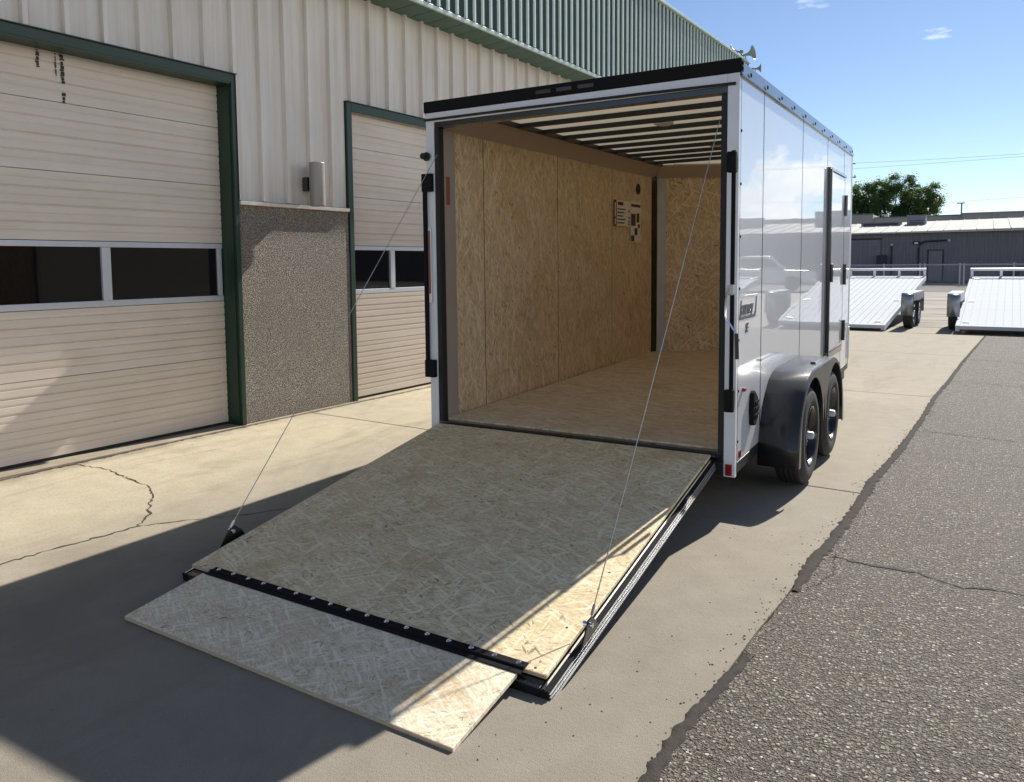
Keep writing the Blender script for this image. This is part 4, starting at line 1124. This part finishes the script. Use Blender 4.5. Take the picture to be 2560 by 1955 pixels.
# ------------------------------------------------------------------ long grey building
gb = empty('grey_warehouse', (0, 54, 0), label='long low grey metal building with a white ribbed roof behind the fence', cat='building')
def gslope(x): return 3.26+.009*(x+7)
X0, X1 = -30, 60
x = X0; pan = None
while x < X1:
    w = 1.0
    skip = -7.9 < x+.5 < -4.9
    m = MB(); h = gslope(x+.5)+.02
    prof = [(0, 0)]
    for q in range(5): prof += [(.2*q+.02, 0), (.2*q+.035, -.03), (.2*q+.075, -.03), (.2*q+.09, 0)]
    prof += [(1.0, 0)]
    for px_, py_ in prof: m.v += [(x+px_, py_, 0), (x+px_, py_, h)]
    for q in range(len(prof)-1): m.f.append((2*q, 2*q+2, 2*q+3, 2*q+1))
    m.build('siding_panel', 'far_wall', gb); x += w
MB().box(X0, X1, .02, 14, 0, 3.2).build('core_wall', 'far_dark', gb)
e = empty('roll_up_door'); e.parent = gb
for k in range(12): MB().box(-7.95, -4.85, -.10-.0*(k % 2), -.05, .2+k*.222, .2+k*.222+.212).build('door_slat', 'far_wall', e)
MB().box(-8.05, -4.75, -.09, -.04, 2.868, 2.96).build('door_hood', 'far_dark', e)
box('entry_door', 'far_wall', -2.02, -1.26, -.075, -.035, .20, 2.09, gb)
MB().box(-2.09, -2.025, -.08, -.03, .2, 2.16).box(-1.255, -1.19, -.08, -.03, .2, 2.16).box(-2.024, -1.256, -.08, -.03, 2.095, 2.16).build('door_frame', 'far_dark', gb)
box('gutter', 'far_roof', X0, X1, -.42, -.34, 3.24, 3.33, gb)
MB().tube([(-2.60, -.12, .3), (-2.60, -.12, 2.25), (-2.55, -.12, 2.48), (-2.40, -.12, 2.62), (-2.2, -.12, 2.69), (-.97, -.12, 2.74)], .055, 8).build('conduit', 'far_dark', gb, smooth=True)
MB().tube([(-4.17, -.10, .3), (-4.17, -.10, 2.45)], .05, 8).build('conduit', 'far_dark', gb, smooth=True)
box('junction_box', 'far_roof', -.99, -.83, -.16, -.035, 2.66, 2.80, gb); box('junction_box', 'far_roof', -4.24, -4.10, -.16, -.035, 2.46, 2.58, gb)
MB().box(-2.95, -2.52, -.20, -.035, 2.52, 2.72).build('wall_pack_light', 'far_dark', gb, bevel=.03); box('wall_pack_lens', 'white', -2.86, -2.64, -.215, -.201, 2.55, 2.64, gb)
for (x0, x1, z0, z1) in ((-5.02, -4.46, 1.2, 1.85), (2.1, 2.9, .2, .75), (6, 7.4, .2, 1.4), (11, 12, .2, 1.7), (17, 18.6, .2, 1.2)): box('utility_cabinet', 'far_dark', x0, x1, -.5, -.03, z0, z1, gb, bevel=.02)
box('kerb', 'dark_asphalt', X0, X1, -4.5, .0, -.02, .12, gb)
# roof sheets with ribs
x = X0; rs0 = None
while x < X1:
    z = gslope(x+.45); m = MB()
    for a, b_, t in ((0, .86, 0), (.86, .90, .05)):
        m.hexa([(x+a, -.40, z+t-.0), (x+b_, -.40, z+t), (x+b_, 10, z+t+1.05), (x+a, 10, z+t+1.05), (x+a, -.40, z+t+.045), (x+b_, -.40, z+t+.045), (x+b_, 10, z+t+1.095), (x+a, 10, z+t+1.095)])
    m.build('roof_sheet', 'far_roof', gb); x += .9
def hvac(x0, x1, y, z0, z1, label):
    e = empty('rooftop_unit', ((x0+x1)/2, y, z0), label=label, cat='air conditioner')
    w = (x1-x0)/2
    MB().box(-w, w, 0, 1.4, 0, z1-z0).build('housing', 'hvac', e, bevel=.02)
    for k in range(3): box('vent_slat', 'far_dark', -w+.15, w-.15, -.012, -.002, .12+k*.16*(z1-z0), .16+k*.16*(z1-z0), e)
    MB().box(-w-.03, w+.03, -.03, 1.43, z1-z0+.001, z1-z0+.04).build('lid', 'hvac', e)
    box('curb_rail', 'far_dark', -w+.05, w-.05, .05, 1.3, -.35, -.001, e)
MAT['hvac'] = simple('hvac_grey', (.17, .18, .21), .6, noise=.1)
hvac(-3.80, -2.62, 60, 3.92, 4.66, 'tall square grey rooftop unit on the white roof')
hvac(-6.80, -4.22, 60, 3.92, 4.22, 'long low grey rooftop unit left of the square one')
hvac(7, 10, 60, 4.1, 5.2, 'large grey rooftop unit far right, mirrored in the trailer side')
hvac(14, 16, 60, 4.1, 4.9, 'second grey rooftop unit far right, mirrored in the trailer side')
# tan parapet building behind
tb = empty('tan_building', (0, 75, 0), label='flat-roofed tan building rising behind the white roof', cat='building')
box('facade', 'far_tan', -40, -7.7, 0, 14, 0, 5.62, tb); box('facade', 'far_tan', -7.69, -.75, .3, 14, 0, 5.30, tb); box('facade', 'far_tan', -.74, 70, -.4, 14, 0, 5.36, tb)
box('coping', 'hvac', -40, -7.7, -.05, .2, 5.621, 5.72, tb); box('coping', 'hvac', -7.65, -.75, .25, .5, 5.301, 5.38, tb); box('coping', 'far_tan', -.8, 70, -.48, -.2, 5.361, 5.46, tb)
for k in range(9): box('pilaster', 'far_tan', 1.5+k*7, 1.75+k*7, -.5, -.41, 0, 5.35, tb)
for k, x in enumerate((-11.5, -9.6, -6.9)): box('roof_vent', 'far_roof', x, x+.35, 1, 1.4, 5.3, 5.3+.55-.1*k, tb)

# light pole, utility pole with wires
lp = empty('light_pole', (-.86, 76, 0), label='thin T-shaped light pole standing above the tan roof', cat='light pole')
MB().tube([(0, 0, 0), (0, 0, 6.35)], [.09, .06], 8).build('mast', 'hvac', lp, smooth=True)
box('lamp_arm', 'hvac', -.36, .24, -.06, .06, 6.33, 6.42, lp)
up = empty('utility_pole', (-12.15, 90, 0), label='wooden utility pole half hidden behind the box trailer front edge', cat='utility pole')
MB().tube([(0, 0, 0), (0, 0, 12.2)], [.17, .11], 10).build('pole', 'bark', up, smooth=True)
MB().box(-1.0, 1.0, -.06, .06, 10.4, 10.52).build('crossarm', 'bark', up); MB().box(-.9, .9, -.06, .06, 11.85, 11.97).build('crossarm', 'bark', up)
for x in (-.9, .62, .88): MB().lathe([(0, .22), (.05, .2), (.06, .05), (.03, 0)], (x, 0, 10.521), 'z', 8).build('insulator', 'hvac', up)
wires = []
def powerline(z0, z1, sag, label, y1=90, x0=-12.1, r=.011):
    pts = []
    for k in range(25):
        t = k/24; pts.append((x0+t*34, 90, z0+(z1-z0)*t*2.1-sag*4*t*(1-t)))
    o = MB().tube(pts, r, 5).build('power_line', 'far_dark')
    tag(o, label, 'power line', 'power lines across the sky')
powerline(11.98, 12.0, .25, 'upper thin power line crossing the sky right of the box trailer')
powerline(11.36, 11.6, .1, 'second thin power line just below the upper one')
powerline(7.1, 7.65, .1, 'lowest thin power line crossing the tree crown')

# ------------------------------------------------------------------ tree
def tree(loc, lobes, trunk_h, seed, label, nleaf, leaf=.20):
    e = empty('broadleaf_tree', loc, label=label, cat='tree'); rn = random.Random(seed)
    m = MB(); m.tube([(0, 0, 0), (.05, 0, trunk_h*.6), (0, .1, trunk_h), (.1, 0, trunk_h+1.6)], [.38, .30, .24, .10], 10)
    for (x, y, z, r) in lobes:
        m.tube([(0, 0, trunk_h*.75), (x*.35, y*.35, trunk_h+(z-trunk_h)*.35), (x*.8, y*.8, z-r*.2), (x, y, z+r*.3)], [.17, .12, .07, .03], 6)
    m.build('trunk', 'bark', e, smooth=True)
    lobes = list(lobes)+[(l[0]+rn.uniform(-1, 1)*l[3], l[1]+rn.uniform(-.6, .6), l[2]+rn.uniform(.2, 1.0)*l[3], l[3]*.38) for l in lobes]
    m = MB(); per = nleaf//len(lobes)
    tot = sum(l[3]**2 for l in lobes)
    for (x, y, z, r) in lobes:
        clumps = []
        for _ in range(int(11*r*r)+6):
            d = Vector((rn.gauss(0, 1), rn.gauss(0, 1), rn.gauss(0, 1))).normalized(); rad = r*rn.uniform(.55, 1.02)
            clumps.append((Vector((x, y, z))+Vector((d.x*rad, d.y*rad, d.z*rad*.85)), rn.uniform(.28, .52)))
        n = int(nleaf*r*r/tot)
        for _ in range(n):
            c, cr = rn.choice(clumps)
            p = c+Vector((rn.gauss(0, cr*.55), rn.gauss(0, cr*.55), rn.gauss(0, cr*.45)))
            u = Vector((rn.gauss(0, 1), rn.gauss(0, 1), rn.gauss(0, .6))).normalized(); w = Vector((rn.gauss(0, 1), rn.gauss(0, 1), rn.gauss(0, 1))).cross(u).normalized()
            L = leaf*rn.uniform(.6, 1.2); Wd = L*.55; i = len(m.v)
            m.v += [tuple(p-u*L*.5), tuple(p+w*Wd*.5), tuple(p+u*L*.5), tuple(p-w*Wd*.5)]; m.f.append((i, i+1, i+2, i+3))
    me = bpy.data.meshes.new('crown'); me.from_pydata(m.v, [], m.f); me.materials.append(MAT['leaf'])
    o = bpy.data.objects.new('crown', me); COL.objects.link(o); o.parent = e
    return e
tree((-7.6, 88, 0), [(-3.6, 0, 6.9, 1.5), (-2.2, .5, 8.1, 1.6), (-.9, 0, 9.0, 1.35), (.6, 0, 7.6, 1.8), (1.6, .3, 8.7, 1.45), (3.0, 0, 7.8, 1.35), (3.3, -.3, 6.5, 1.1), (-1.2, -.6, 6.9, 1.5), (1.6, -.5, 6.4, 1.3), (-5.0, .4, 6.4, 1.1), (-2.6, -.2, 6.1, 1.2), (0.2, -.4, 5.7, 1.3), (2.6, 0, 5.6, 1.0), (4.0, .2, 7.3, .9), (-4.4, 0, 7.6, 1.0)], 3.6, 4, 'dark green broadleaf tree behind the grey building', 60000, .19)
